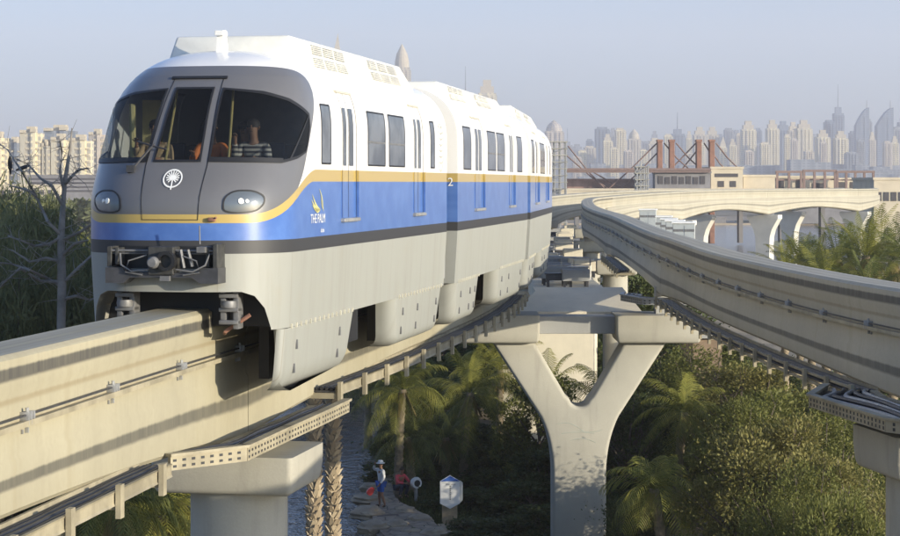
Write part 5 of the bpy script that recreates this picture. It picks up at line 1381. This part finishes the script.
# shrubs further back behind the nose and along the far bank
rg = random.Random(9)
for i, (px, Y, h, rd, mt) in enumerate([(75, 120, 8.6, 3.5, 'bush'), (100, 130, 8.2, 4, 'bush'), (45, 130, 9.0, 4, 'bush'), (300, 118, 5, 4, 'dark'), (350, 128, 5.6, 4, 'dark'), (400, 138, 5.5, 4, 'dark'), (440, 112, 5, 3.6, 'dark'), (480, 112, 5.6, 3.8, 'dark'), (515, 104, 6.0, 3.4, 'dark'), (540, 82, 4.4, 2.0, 'bush'), (570, 104, 5.5, 3, 'dark'), (620, 112, 6.8, 3.8, 'dark'), (660, 118, 7.4, 4, 'dark'), (425, 90, 3.8, 2.4, 'dark')]):
    tree('shrub', PX(px, Y, .3), rd, h, 20000, .17, mt, 300 + i, label=['pale lit shrub behind the train nose', 'lit shrub at the right of the train nose', 'lit shrub behind the bare tree', 'dark shrub across the water behind the palm trunks', 'dark shrub on the sandy far bank', 'dark shrub right of the sandy far bank', 'dark shrub behind the tall coconut palm', 'dark shrub below the left cap of the Y pier', 'dark shrub behind the left arm of the Y pier', 'light olive shrub beside the stem of the Y pier', 'dark shrub seen through the fork of the Y pier', 'dark shrub behind the right arm of the Y pier', 'dark shrub at the back between pier and hut', 'dark shrub behind the bollard lamp'][i], group='shrubs behind the lagoon and the pier', trunk=False, cat='shrub', zlo=.06, clumps=40)
lowp = [(470, 78, 1.0), (490, 82, 1.1), (512, 78, 1.3), (532, 76, 1.6), (465, 88, 1.4), (500, 90, 1.7), (525, 86, 1.8), (480, 72, .8), (515, 71, .9), (540, 70, 1.5), (455, 96, 1.8), (430, 84, 1.2), (410, 86, 1.4), (545, 78, 2.4)]
lowl = ['right of the sign', 'second right of the sign', 'in the middle of the dark bed', 'left of the Y pier stem', 'behind the sign', 'behind the middle of the bed', 'behind the left of the Y pier stem', 'nearest to the bottom edge', 'at the bottom edge, middle', 'at the foot of the Y pier', 'under the tall palm', 'behind the lamp', 'behind the crouching person', 'tallest one against the Y pier']
for i, (px, Y, h) in enumerate(lowp):
    tree('low_shrub', PX(px, Y), 1.7, h, 7000, .30, 'dark', 400 + i, label='low dark shrub ' + lowl[i], group='low shrubs in the shaded bed', trunk=False, cat='shrub', zlo=.05)
# ground cover
def cover(name, pts, n, h, mat, seed, size=.12):
    rg = random.Random(seed); v, f = [], []; xs_ = [p[0] for p in pts]; ys_ = [p[1] for p in pts]
    k = 0
    while k < n:
        x, y = rg.uniform(min(xs_), max(xs_)), rg.uniform(min(ys_), max(ys_)); ins = False; j = len(pts) - 1
        for i in range(len(pts)):
            (xi, yi), (xj, yj) = pts[i], pts[j]
            if (yi > y) != (yj > y) and x < (xj - xi) * (y - yi) / (yj - yi) + xi: ins = not ins
            j = i
        k += 1
        if not ins or pond(x, y) > -.6: continue
        z = gh(x, y) + rg.random() * .1; a = rg.uniform(0, 6.28); s = Vector((math.cos(a), math.sin(a), 0)) * size * .3; t = Vector((rg.uniform(-.4, .4), rg.uniform(-.4, .4), 1)) * h * rg.uniform(.5, 1.3); q = len(v); b = Vector((x, y, z)); v += [b - s, b + s, b + t + s * .6, b + t - s * .6]; f.append((q, q + 1, q + 2, q + 3))
    return tag(obj(name, v, f, LEAF[mat]), {'grass': 'green grass patch on the bank behind the sign', 'low_plants': 'low dark ground cover plants in the shaded bed', 'bright_hedge': 'bright green ground cover at the foot of the Y pier'}[name], {'grass': 'grass', 'low_plants': 'ground cover', 'bright_hedge': 'ground cover'}[name], kind='stuff')
cover('grass', [tuple(onz(a, b, 0).xy) for a, b in ((452, 462), (545, 462), (548, 440), (455, 440))], 26000, .35, 'grass', 1)
cover('low_plants', [(-2.2, 60), (4, 60), (6, 104), (-1.5, 104)], 60000, .38, 'dark', 2)
cover('bright_hedge', [tuple(onz(a, b, 0).xy) for a, b in ((604, 545), (655, 545), (648, 518), (602, 514))] , 16000, .8, 'grass', 3, .2)
# sandy path and rocks on the lower right
pth = [tuple(onz(a, b, 0).xy) for a, b in ((672, 560), (735, 560), (728, 510), (715, 488), (698, 488), (690, 512))]
PATH = M_plain("dusty_path", (.36, .29, .20), .95, 0, .4, 1.5, .5)
tag(obj('sandy_path', [(x, y, gh(x, y) + .03) for x, y in pth], [tuple(range(len(pth)))], PATH), kind='structure')
rg = random.Random(4)
for i in range(7):
    px, py = [(700, 520), (712, 527), (690, 532), (722, 518), (706, 505), (718, 498), (696, 512)][i]
    p_ = onz(px, py, .05); bm = bmesh.new(); bmesh.ops.create_icosphere(bm, subdivisions=2, radius=1)
    for q in bm.verts: q.co = Vector((q.co.x * .55, q.co.y * .4, q.co.z * .18)) * (1 + rg.uniform(-.15, .15))
    me = bpy.data.meshes.new('flat_rock'); bm.to_mesh(me); bm.free(); me.materials.append(PATH); o = bpy.data.objects.new('flat_rock', me); col.objects.link(o); o.location = p_; o.rotation_euler.z = rg.uniform(0, 3); tag(o, 'flat dusty rock beside the sandy path among the bushes, ' + ['centre', 'lower centre', 'lowest left', 'right edge', 'upper middle', 'topmost', 'left edge'][i], 'rock', 'flat rocks on the sandy path')
# bare tree in front
def bare():
    Y = 46; root = empty('bare_tree', PX(61, Y), label='leafless grey tree with spreading branches left of the train nose, birds in its twigs', cat='tree'); base = Vector(PX(61, Y)); rg = random.Random(8)
    def q(px, py, dy=0): p_ = at(px, py, Y + dy); return p_ - base
    mb = MB(); mb.tube([q(61, 183 + 13 / Y * 2000), q(62, 400), q(61, 330), q(62, 285), q(61, 240), q(63, 205), q(65, 180), q(70, 150), q(72, 128)], [.15, .13, .10, .10, .085, .06, .05, .035, .012], 10); mb.build('trunk', GREYBARK, root, True)
    br = [[(61, 286), (48, 279), (30, 270), (12, 264), (-8, 262)], [(62, 284), (78, 268), (92, 255), (100, 247)], [(61, 282), (40, 281), (20, 268), (5, 282), (-8, 296)], [(62, 240), (80, 232), (92, 224), (104, 221)], [(62, 236), (48, 222), (36, 196), (22, 172), (8, 150), (-6, 140)],
          [(63, 236), (50, 244), (35, 246), (20, 240), (8, 236)], [(63, 206), (52, 186), (40, 178), (28, 164), (14, 158)], [(62, 256), (74, 244), (88, 240)], [(65, 184), (72, 176), (78, 170), (88, 168)], [(62, 262), (46, 258), (30, 262), (12, 250)], [(36, 196), (28, 190), (12, 186)], [(64, 190), (60, 172), (62, 152), (60, 140)], [(61, 300), (76, 296), (90, 300), (100, 296)]]
    for i, b in enumerate(br):
        pts = [q(x, y, rg.uniform(-1.2, 1.2) * k / 3) for k, (x, y) in enumerate(b)]; n = len(pts); mb = MB(); mb.tube(pts, [.036 * (1 - k / n) + .007 for k in range(n)], 7)
        for k in range(1, n):
            for t in range(6):
                p_ = pts[k - 1].lerp(pts[k], rg.random()); d = Vector((rg.uniform(-1, 1), rg.uniform(-1, 1), rg.uniform(-.5, .8))).normalized(); L = rg.uniform(.2, .75); e = p_ + d * L * .5; g = e + (d + Vector((rg.uniform(-.5, .5), 0, rg.uniform(-.3, .5)))).normalized() * L * .5; mb.tube([p_, e, g], [.009, .006, .003], 4)
        mb.build('branch', GREYBARK, root, True)
    return root
bare()
BIRD = M_plain("black_feathers", (.012, .012, .014), .6, 0, .1)
for i, (px, py, fl) in enumerate(((10, 166, 1), (22, 168, -1))):
    p_ = at(px, py, 46 - .3); root = empty('bird', tuple(p_), R(0 if fl > 0 else 60), label=['upright black bird perched on the left twig of the bare tree', 'black bird stretched out on a twig right of the other bird'][i], cat='bird')
    if i == 0: skin('body', [(Vector((0, 0, 0)), .055), (Vector((0, 0, .07)), .06), (Vector((0, -.02, .15)), .045), (Vector((.01, -.05, .21)), .03), (Vector((.03, -.08, .215)), .008), (Vector((0, .03, -.10)), .028), (Vector((0, .05, -.20)), .018)], [(0, 1), (1, 2), (2, 3), (3, 4), (0, 5), (5, 6)], BIRD, root)
    else: skin('body', [(Vector((0, 0, 0)), .05), (Vector((.09, 0, .02)), .055), (Vector((.17, 0, .05)), .035), (Vector((.22, 0, .06)), .03), (Vector((.26, 0, .055)), .008), (Vector((-.10, 0, -.02)), .03), (Vector((-.2, 0, -.05)), .018)], [(0, 1), (1, 2), (2, 3), (3, 4), (0, 5), (5, 6)], BIRD, root)
# ================================================================ construction site and low buildings across the channel
CRM = M_plain("cream_render", (.60, .52, .38), .8, 0, .15, .3); DRK = M_plain("dark_opening", (.07, .065, .07), .8, 0, .2); GRY = M_plain("grey_block", (.26, .25, .25), .85, 0, .3, .2)
def px2x(px, Y): return (px - 450) / 2000 * Y
def pz(py, Y): return EYE - (py - 183) / 2000 * Y
Ys = 430
def pylon(px, label, w_=5, top=142):
    x0, x1 = px2x(px, Ys), px2x(px + w_, Ys); root = empty('steel_pylon', ((x0 + x1) / 2, Ys, 0), label=label, cat='pylon', group='rust brown pylons of the bridge works'); hw = (x1 - x0) / 2
    mb = MB(); mb.box(-hw, hw, -1.2, 1.2, 0, pz(top, Ys), .1); mb.build('mast', MAT['rust'], root); mb = MB(); mb.box(-hw * 1.15, hw * 1.15, -1.4, 1.4, pz(top, Ys) + .01, pz(top, Ys) + .5); mb.build('mast_head', MAT['rust'], root)
for px, lb in ((657, 'leftmost rust brown pylon with stays'), (669, 'second rust brown pylon from the left'), (696, 'third rust brown pylon from the left'), (709, 'rightmost rust brown pylon beside the cream building')): pylon(px, lb)
STAY = M_plain("stay_cable_brown", (.20, .13, .11), .7, 0, .2)
for i, (a, b, c_, d_) in enumerate([(657, 143, 600, 196), (660, 150, 612, 196), (676, 143, 702, 170), (664, 143, 690, 170), (696, 143, 655, 182), (699, 148, 664, 188), (704, 143, 716, 158), (716, 143, 738, 168), (712, 152, 728, 172), (568, 146, 606, 190), (566, 155, 618, 196), (590, 170, 640, 196)]):
    A, B = at(a, b, Ys + .1 * i), at(c_, d_, Ys + .1 * i); mb = MB(); mb.tube([A, A.lerp(B, .5) - Vector((0, 0, .4)), B], .17, 6); o = mb.build('stay_cable', STAY, None, True)
    tag(o, ['long stay from the leftmost pylon down left', 'lower stay from the leftmost pylon down left', 'stay crossing down right between second and third pylons', 'upper stay leaving the leftmost pylon to the right', 'stay from the third pylon down left across the others', 'lower stay from the third pylon down left', 'short stay between the two right pylons', 'stay from the rightmost pylon to the cream roof', 'short lower stay right of the rightmost pylon', 'stay from the scaffold tower down right', 'lower stay from the scaffold tower', 'low stay left of the pylons'][i], 'stay cable', 'stay cables of the bridge works')
# deck line of the works
def bx(name, label, cat, px0, px1, py0, py1, Y, d, mat, group=None, wins=None, frame=None):
    x0, x1 = px2x(px0, Y), px2x(px1, Y); zt, zb = pz(py0, Y), (0 if py1 is None else pz(py1, Y)); root = empty(name, ((x0 + x1) / 2, Y, zb), label=label, cat=cat, group=group); hw = (x1 - x0) / 2
    mb = MB(); mb.box(-hw, hw, 0, d, 0, zt - zb); mb.build('wall', mat, root)
    mb = MB(); mb.box(-hw - .2, hw + .2, -.2, d + .2, zt - zb + .002, zt - zb + .5); mb.build('roof', mat, root)
    for (a, b, c_, e) in wins or []:
        mb = MB(); mb.box(px2x(a, Y) - (x0 + x1) / 2, px2x(b, Y) - (x0 + x1) / 2, -.12, -.01, pz(e, Y) - zb, pz(c_, Y) - zb); mb.build('window', DRK, root)
    return root
bx('site_building', 'cream building with two square windows right of the rust pylons', 'building', 711, 743, 169, 191, 428, 14, CRM, wins=[(715, 738, 173.5, 177), (718, 724, 181, 187), (730, 736, 181, 187)])
bx('site_building', 'low cream wing joined to the right of the two window building', 'building', 743.5, 775, 177, 191, 430, 12, CRM)
bx('site_building', 'low dark grey unfinished building below the pylons', 'building', 655, 710.5, 173.5, 191, 424.5, 5, GRY, wins=[(658 + 7 * i, 663 + 7 * i, 176 + (i % 2), 184) for i in range(7)])
bx('site_building', 'low grey unfinished hall right of the cream wing', 'building', 776, 834, 178, 191, 445, 14, CRM, wins=[(778, 784, 180, 188), (796, 802, 180, 188), (812, 826, 183, 188)])
bx('site_building', 'low cream hall at the end of the bridge', 'building', 834.5, 872, 180, 191, 446, 14, CRM, wins=[(838, 846, 182, 188), (850, 857, 182, 188)])
bx('site_building', 'long cream building at the right edge with dark bays', 'building', 874, 930, 180, None, 380, 20, CRM, wins=[(876 + 7.5 * i, 881.5 + 7.5 * i, 192, 201) for i in range(7)])
bx('site_building', 'grey quay building low behind the bridge', 'building', 765, 872, 200, None, 640, 14, GRY, wins=[(768 + 9 * i, 772 + 9 * i, 203, 208) for i in range(11)])
bx('works_deck', 'raised concrete deck of the bridge works carrying the cream buildings', 'deck', 560, 874, 190.8, 194, 424, 40, CRM)
for k_ in range(8):
    bx('deck_column', 'thick concrete column under the raised works deck, ' + ['first', 'second', 'third', 'fourth', 'fifth', 'sixth', 'seventh', 'eighth'][k_] + ' from the left', 'column', 575 + 41 * k_, 579 + 41 * k_, 194.6, None, 434, 3, GRY, 'columns of the works deck')
# frames on top
FR = M_plain("steel_frame_brown", (.22, .15, .13), .7, 0, .2)
for i, (a, b, t) in enumerate(((776, 800, 173), (803, 834, 172), (836, 872, 173))):
    Y = 440; x0, x1 = px2x(a, Y), px2x(b, Y); root = empty('open_shed', (x0, Y, pz(190, Y)), label=['left', 'middle', 'right'][i] + ' open steel frame on the unfinished hall behind the bridge', cat='frame', group='open steel frames of the unfinished hall'); w_ = x1 - x0; h = pz(t, Y) - pz(190, Y); n = 3 + i
    for k in range(n): mb = MB(); x = w_ * k / (n - 1); mb.box(x - .25, x + .25, -1.6, -1.1, 0, h); mb.build('post', FR, root)
    mb = MB(); mb.box(-.3, w_ + .3, -1.7, -1.0, h + .002, h + .5); mb.build('top_beam', FR, root); mb = MB(); mb.box(-.3, w_ + .3, -1.09, -.8, h * .55, h * .55 + .3); mb.build('mid_beam', FR, root)
# long low deck at y~171
bx('site_walkway', 'long thin raised walkway through the bridge works', 'walkway', 567, 710, 170.5, 172.6, 423.5, 2.5, FR)
bx('site_fence', 'reddish site fence on the far quay left of the pylons', 'fence', 566, 640, 181, 190, 433, 1, M_plain("reddish_fence", (.30, .19, .16), .8, 0, .4, .5))
# scaffold tower behind the tail of the train
def scaffold(pxa, pxb, top, Y, label):
    x0, x1 = px2x(pxa, Y), px2x(pxb, Y); w_ = x1 - x0; root = empty('scaffold_tower', (x0, Y, 0), label=label, cat='scaffold'); H_ = pz(top, Y); n = int(H_ / 1.05)
    for k in range(4):
        mb = MB(); 
        for yy in (0, 3): mb.tube([(w_ * k / 3, yy, 0), (w_ * k / 3, yy, H_)], .14, 5)
        mb.build('standard', MAT['galv'], root)
    for k in range(1, n + 1):
        mb = MB(); z_ = H_ * k / n; mb.box(-.3, w_ + .3, -.2, 3.2, z_ - .2, z_ - .08); mb.build('lift', MAT['conc'], root)
        if k % 2: mb = MB(); mb.tube([(0, -.25, z_ - H_ / n), (w_, -.25, z_)], .08, 5); mb.build('brace', MAT['galv'], root)
scaffold(549, 566, 141, 330, 'tall grey scaffold tower just behind the tail of the train')
scaffold(637, 648, 166, 330, 'small scaffold tower standing left of the pylons')
# bits on the far shore seen below the bridge
rg = random.Random(12)
for i, (a, b, t, mt) in enumerate(((690, 703, 224, MAT['white']), (706, 726, 222, GRY), (738, 750, 226, CRM), (752, 764, 228, CRM), (770, 790, 222, GRY), (794, 812, 226, CRM))):
    Y = 640 + 6 * i; bx('quay_shed', ['small white', 'dark grey', 'narrow cream', 'low cream', 'wide grey', 'pale end'][i] + ' shed on the far quay under the arched bridge', 'shed', a, b, t - 4, None, Y, 6, mt)
sand = M_plain("quay_sand", (.42, .34, .24), .95, 0, .3, .05)
tag(obj('far_quay', [(8, 641, .1), (260, 641, .1), (260, 760, .3), (8, 760, .3), (8, 640.5, -1), (260, 640.5, -1)], [(0, 1, 2, 3), (4, 5, 1, 0)], sand), kind='structure')
DUNE = [tuple(atx(px, 300).xy) for px in (690, 760)]
for i, (px, Y, w_) in enumerate(((753, 345, .25), (741, 350, .22), (732, 352, .2))):
    pass

# ================================================================ left apartment blocks
def tower_mats():
    T = {}
    T['sand'] = M_tower("sand_facade", (.66, .57, .42), (.26, .26, .26), 5.5, 3.5, .25, .5)
    T['cream'] = M_tower("cream_facade", (.80, .70, .46), (.32, .31, .29), 7, 3.4, .3, .45)
    T['grey'] = M_tower("grey_facade", (.30, .32, .35), (.13, .16, .20), 6, 3.6, .4, .6)
    T['blue'] = M_tower("blue_glass_facade", (.20, .25, .32), (.09, .13, .19), 8, 4.0, .4, .7)
    T['pink'] = M_tower("beige_facade", (.62, .53, .42), (.24, .24, .25), 5, 3.3, .3, .5)
    return T
T = tower_mats()
def block(px0, px1, py, Y, mat, label, steps=(), bal=False, group='apartment blocks behind the bare tree'):
    x0, x1 = px2x(px0, Y), px2x(px1, Y); h = pz(py, Y); w_ = x1 - x0; root = empty('apartment_block', (x0, Y, 0), label=label, cat='building', group=group); d = max(12, w_ * .6)
    n = max(2, int(w_ / 9)); mb = MB(); mb.box(0, w_, 1.2, d, 0, h - 1); 
    for k in range(n):
        a = w_ * k / n; mb.box(a + .5, a + w_ / n * .55, 0, 1.19, 0, h - (1 if k % 2 else 2.5)); 
    mb.build('wall', T[mat], root)
    mb = MB()
    for k in range(n): a = w_ * k / n; mb.box(a + .3, a + w_ / n * .6, -.2, 2.5, h - .99 + .4 * (k % 2), h + .6 + .8 * (k % 2))
    for a, b, dz in steps: mb.box(w_ * a, w_ * b, 3, d - 2, h - .99, h + dz)
    mb.build('roof', CRM, root)
    mb = MB(); fl = int(h / 3.4)
    for j in range(1, fl):
        for k in range(n):
            a = w_ * (k + .62) / n; mb.box(a, a + w_ / n * .33, .3, 1.19, j * 3.4, j * 3.4 + .9)
    tag(mb.build('balconies', CRM, root), kind='stuff')
lb = ['far left block cut by the edge', 'low block behind the birds', 'tall cream block left of the bare trunk', 'narrow cream block touching the bare trunk', 'tall grey topped slab rearmost in the group', 'wide cream block right of the bare trunk', 'cream block against the train nose', 'block glimpsed between blocks and train']
for i, (a, b, t, m_) in enumerate([(-14, 6, 136, 'cream'), (6, 20, 141, 'grey'), (19, 40, 131, 'cream'), (41, 49, 144, 'cream'), (43, 74, 129, 'grey'), (50, 68, 138, 'cream'), (68, 90, 139, 'cream'), (88, 104, 133, 'pink')]):
    block(a, b, t, 1050 + (90 if i in (1, 4, 7) else 0) + i, m_, lb[i], [(.3, .7, 2.5)])
bx('car_park', 'grey layered podium below the apartment blocks', 'building', 28, 110, 176, None, 800, 30, GRY, wins=[(30, 108, 178 + 4 * k, 180 + 4 * k) for k in range(4)])
bx('car_park', 'long cream low wall building in front of the podium', 'building', -10, 60, 186, None, 620, 10, CRM, wins=[(62 - 70 + 8 * i, 66 - 70 + 8 * i, 190, 195) for i in range(8)])
# ================================================================ skyline
def tower(px0, px1, py, Y, mat, kind, label, group='hazy skyline towers'):
    x0, x1 = px2x(px0, Y), px2x(px1, Y); h = pz(py, Y); w_ = x1 - x0; d = w_ * .9; root = empty('skyscraper', ((x0 + x1) / 2, Y, 0), label=label, cat='skyscraper', group=group); W = w_ / 2; mb = MB(); cr = MB(); sp = None
    def fins(z0, z1, n=4, W_=W):
        for k in range(n):
            a = -W_ + 2 * W_ * (k + .25) / n; mb.box(a, a + W_ / n, -d / 2 - 1.5, -d / 2 - .01, z0, z1)
            mb.box(W_ + .01, W_ + 1.5, -d / 2 + d * (k + .25) / n, -d / 2 + d * (k + .75) / n, z0, z1)
    if kind == 'flat': mb.box(-W, W, -d / 2, d / 2, 0, h * .97); fins(0, h * .95); cr.box(-W * .7, W * .7, -d * .35, d * .35, h * .97 + .01, h)
    elif kind == 'step':
        mb.box(-W, W, -d / 2, d / 2, 0, h * .88); fins(0, h * .86); cr.box(-W * .75, W * .75, -d * .38, d * .38, h * .88 + .01, h * .94); cr.box(-W * .45, W * .45, -d * .25, d * .25, h * .94 + .01, h)
    elif kind == 'dome':
        mb.box(-W, W, -d / 2, d / 2, 0, h * .84); fins(0, h * .82); cr.lathe([(W * .9, h * .84 + .01), (W * .88, h * .88), (W * .7, h * .93), (W * .35, h * .97), (.5, h)], 16)
    elif kind == 'spire':
        mb.box(-W, W, -d / 2, d / 2, 0, h * .72); fins(0, h * .7); cr.box(-W * .6, W * .6, -d * .3, d * .3, h * .72 + .01, h * .78); sp = MB(); sp.tube([(0, 0, h * .78), (0, 0, h)], [w_ * .07, w_ * .02], 6)
    elif kind in ('sailr', 'saill'):
        s = 1 if kind == 'sailr' else -1
        pr = [(-W, 0), (W, 0), (W, h * .98)] + [(W - 2 * W * t, h * (.98 - .22 * t ** 1.6)) for t in (.2, .4, .6, .8, 1.0)]
        mb.prism([(s * x, z) for x, z in pr], -d / 2, d / 2, 'y'); sp = MB(); sp.tube([(s * W * .8, 0, h * .9), (s * W * .8, 0, h * 1.07)], [w_ * .05, w_ * .02], 6); cr.box(s * W * .4 - 2, s * W * .4 + 2, -d / 2 - 1, -d / 2 - .01, 0, h * .86)
    elif kind == 'point':
        mb.box(-W, W, -d / 2, d / 2, 0, h * .80); fins(0, h * .78); cr.add([(-W, -d / 2, h * .8 + .01), (W, -d / 2, h * .8 + .01), (W, d / 2, h * .8 + .01), (-W, d / 2, h * .8 + .01), (W * .25, 0, h)], [(0, 1, 4), (1, 2, 4), (2, 3, 4), (3, 0, 4), (3, 2, 1, 0)])
    mb.build('shaft', T[mat], root); cr.build('tower_crown', CRM if mat in ('cream', 'sand') else T[mat], root)
    if sp: sp.build('spire', T['grey'], root)
sk = [ # px0 px1 top Y mat kind
 (394, 410, 44, 3300, 'sand', 'dome'), (460, 471, 66, 3600, 'blue', 'spire'), (478, 496, 80, 3500, 'cream', 'step'), (331, 342, 33, 3500, 'sand', 'point'),
 (545, 563, 120, 3300, 'pink', 'dome'), (563, 572, 128, 3800, 'grey', 'spire'), (571, 582, 144, 4000, 'grey', 'step'), (584, 594, 146, 3600, 'sand', 'flat'), (595, 608, 127, 3700, 'blue', 'flat'), (609, 616, 128, 3800, 'grey', 'step'), (615, 624, 128, 3400, 'cream', 'flat'), (610, 617, 147, 3100, 'cream', 'flat'),
 (628, 640, 129, 3500, 'sand', 'dome'), (640, 650, 141, 4000, 'grey', 'flat'), (648, 660, 138, 3500, 'sand', 'step'), (660, 668, 145, 4100, 'grey', 'flat'), (671, 684, 112, 3900, 'blue', 'spire'), (684, 693, 138, 4200, 'grey', 'flat'), (693, 705, 127, 3500, 'sand', 'step'), (706, 717, 127, 3600, 'sand', 'step'),
 (715, 722, 134, 3900, 'blue', 'flat'), (719, 726, 136, 3300, 'cream', 'point'), (724, 732, 128, 4000, 'grey', 'flat'), (732, 740, 130, 4100, 'grey', 'step'), (741, 754, 121, 3400, 'cream', 'step'), (754, 762, 143, 3800, 'grey', 'flat'), (760, 768, 142, 3300, 'cream', 'flat'), (766, 777, 120, 3500, 'cream', 'step'), (768, 776, 141, 4000, 'grey', 'flat'),
 (777, 788, 121, 3900, 'blue', 'step'), (788, 797, 122, 3500, 'sand', 'step'), (796, 810, 120, 3500, 'cream', 'step'), (809, 818, 134, 3900, 'grey', 'flat'), (816, 828, 130, 3300, 'cream', 'step'), (824, 833, 120, 4000, 'blue', 'flat'), (833, 843, 84, 4300, 'blue', 'spire'), (834, 846, 131, 3300, 'cream', 'step'), (845, 856, 152, 3200, 'grey', 'flat'), (849, 857, 131, 4000, 'blue', 'flat'),
 (855, 868, 106, 3900, 'blue', 'sailr'), (866, 870, 119, 4000, 'grey', 'flat'), (876, 892, 106, 3900, 'blue', 'sailr'), (892, 902, 127, 3900, 'grey', 'flat'), (870, 877, 140, 4200, 'grey', 'flat'), (896, 912, 118, 4000, 'blue', 'step'),
 (603, 611, 134, 3300, 'cream', 'step'), (586, 592, 139, 3900, 'blue', 'flat'), (622, 628, 140, 3600, 'sand', 'step'), (651, 657, 131, 4000, 'grey', 'step'), (664, 671, 134, 3500, 'cream', 'flat'), (686, 691, 131, 3700, 'cream', 'step'), (699, 703, 142, 3200, 'cream', 'flat'), (729, 735, 139, 3500, 'cream', 'step'), (736, 741, 133, 3700, 'sand', 'flat'), (755, 760, 128, 4100, 'blue', 'flat'), (784, 789, 134, 3300, 'cream', 'flat'), (791, 796, 138, 3200, 'pink', 'flat'), (806, 811, 127, 3600, 'sand', 'step'), (820, 825, 141, 3100, 'pink', 'flat'), (838, 845, 143, 3300, 'cream', 'step'), (857, 863, 139, 3300, 'grey', 'flat'), (869, 874, 132, 3700, 'sand', 'step'), (883, 890, 141, 3200, 'pink', 'flat'), (891, 897, 136, 3500, 'cream', 'step'), (578, 585, 150, 3100, 'cream', 'flat'), (640, 646, 149, 3200, 'cream', 'flat'),
 (-4, 4, 143, 2600, 'grey', 'flat'), (100, 110, 140, 2800, 'sand', 'step'), (572, 580, 156, 2900, 'pink', 'flat'), (624, 632, 150, 2900, 'pink', 'flat'), (684, 692, 152, 2900, 'pink', 'flat'), (744, 752, 150, 2900, 'pink', 'flat'), (804, 812, 150, 2900, 'sand', 'flat')]
mn = {'pink': 'beige', 'blue': 'bluish glass', 'cream': 'cream', 'grey': 'grey', 'sand': 'sandy'}; kn = {'dome': 'with a domed top', 'spire': 'with a thin spire', 'step': 'with a stepped crown', 'flat': 'with a flat roof', 'sailr': 'with a slanted sail top', 'point': 'with a pointed top'}
for i, (a, b, t, Y, m_, k_) in enumerate(sk):
    if a < 500 and a > 200: where = {394: 'peeping over the front carriage roof', 460: 'slim, above the second carriage roof', 478: 'above the second carriage, right of the slim spire', 331: 'tip just above the front roof unit'}[a]
    else:
        if a < 200: where = 'at the far left behind the apartment blocks' if a < 50 else 'beside the train nose'
        elif a < 572: where = 'just right of the train tail' if a == 545 else 'behind the scaffold tower'
        else:
            near = [q for q in sk if q[0] >= 571]; near.sort(); idx = near.index((a, b, t, Y, m_, k_)); n_ = idx + 1; th = 'th' if 10 < n_ % 100 < 14 else {1: 'st', 2: 'nd', 3: 'rd'}.get(n_ % 10, 'th'); where = f"{n_}{th} tower right of the train tail"
    tower(a, b + (1 if a > 560 and k_ in ('flat', 'step') else 0), t, Y + i * .7, m_, k_, f"hazy {mn[m_]} skyscraper {kn[k_]}, {where}")
# low hazy city mass
mb = MB(); rg = random.Random(3)
for i in range(240):
    px = rg.uniform(-60, 980); Y = rg.uniform(2600, 4200); w_ = rg.uniform(20, 60); h = rg.uniform(10, 45); x = px2x(px, Y); mb.box(x, x + w_, Y, Y + 30, 0, h)
tag(mb.build('distant_city', T['grey']), 'low hazy mass of distant buildings at the foot of the skyline', 'city', kind='stuff')
# distant trees along the channel
for i in range(16):
    px = [566, 590, 612, 636, 652, 880, 895, 20, 40, 70, 90, 5, 780, 820, 700, 850][i]; Y = [700, 720, 740, 700, 690, 480, 500, 420, 400, 380, 430, 360, 900, 880, 950, 860][i]
    tree('distant_tree', PX(px, Y), 6, 7 + (i % 3), 3000, .9, 'casu', 500 + i, label='small distant tree ' + ['just right of the train tail', 'second right of the train tail', 'left of the small scaffold', 'behind the small scaffold', 'at the foot of the leftmost pylon', 'left one at the right edge building', 'right one at the right edge building', 'below the birds', 'left of the bare trunk', 'right of the bare trunk', 'close to the train nose', 'at the left edge', 'under the right bridge arch', 'under the right end of the bridge', 'on the quay behind the first bridge pier', 'behind the date palms'][i], group='small distant trees', var=2)

# ================================================================ haze
HZ = .00018
hm = bpy.data.materials.new("haze_air"); hm.use_nodes = True; nt = hm.node_tree
for n in list(nt.nodes):
    if n.type != 'OUTPUT_MATERIAL': nt.nodes.remove(n)
pv = nt.nodes.new("ShaderNodeVolumePrincipled"); pv.inputs['Color'].default_value = (.99, .97, 1.0, 1); pv.inputs['Density'].default_value = HZ; pv.inputs['Anisotropy'].default_value = 0.0
nt.links.new(pv.outputs[0], [n for n in nt.nodes if n.type == 'OUTPUT_MATERIAL'][0].inputs['Volume'])
mb = MB(); mb.box(-7200, 7200, -300, 9300, -3, 700); hz = mb.build('haze', hm); tag(hz, kind='stuff')
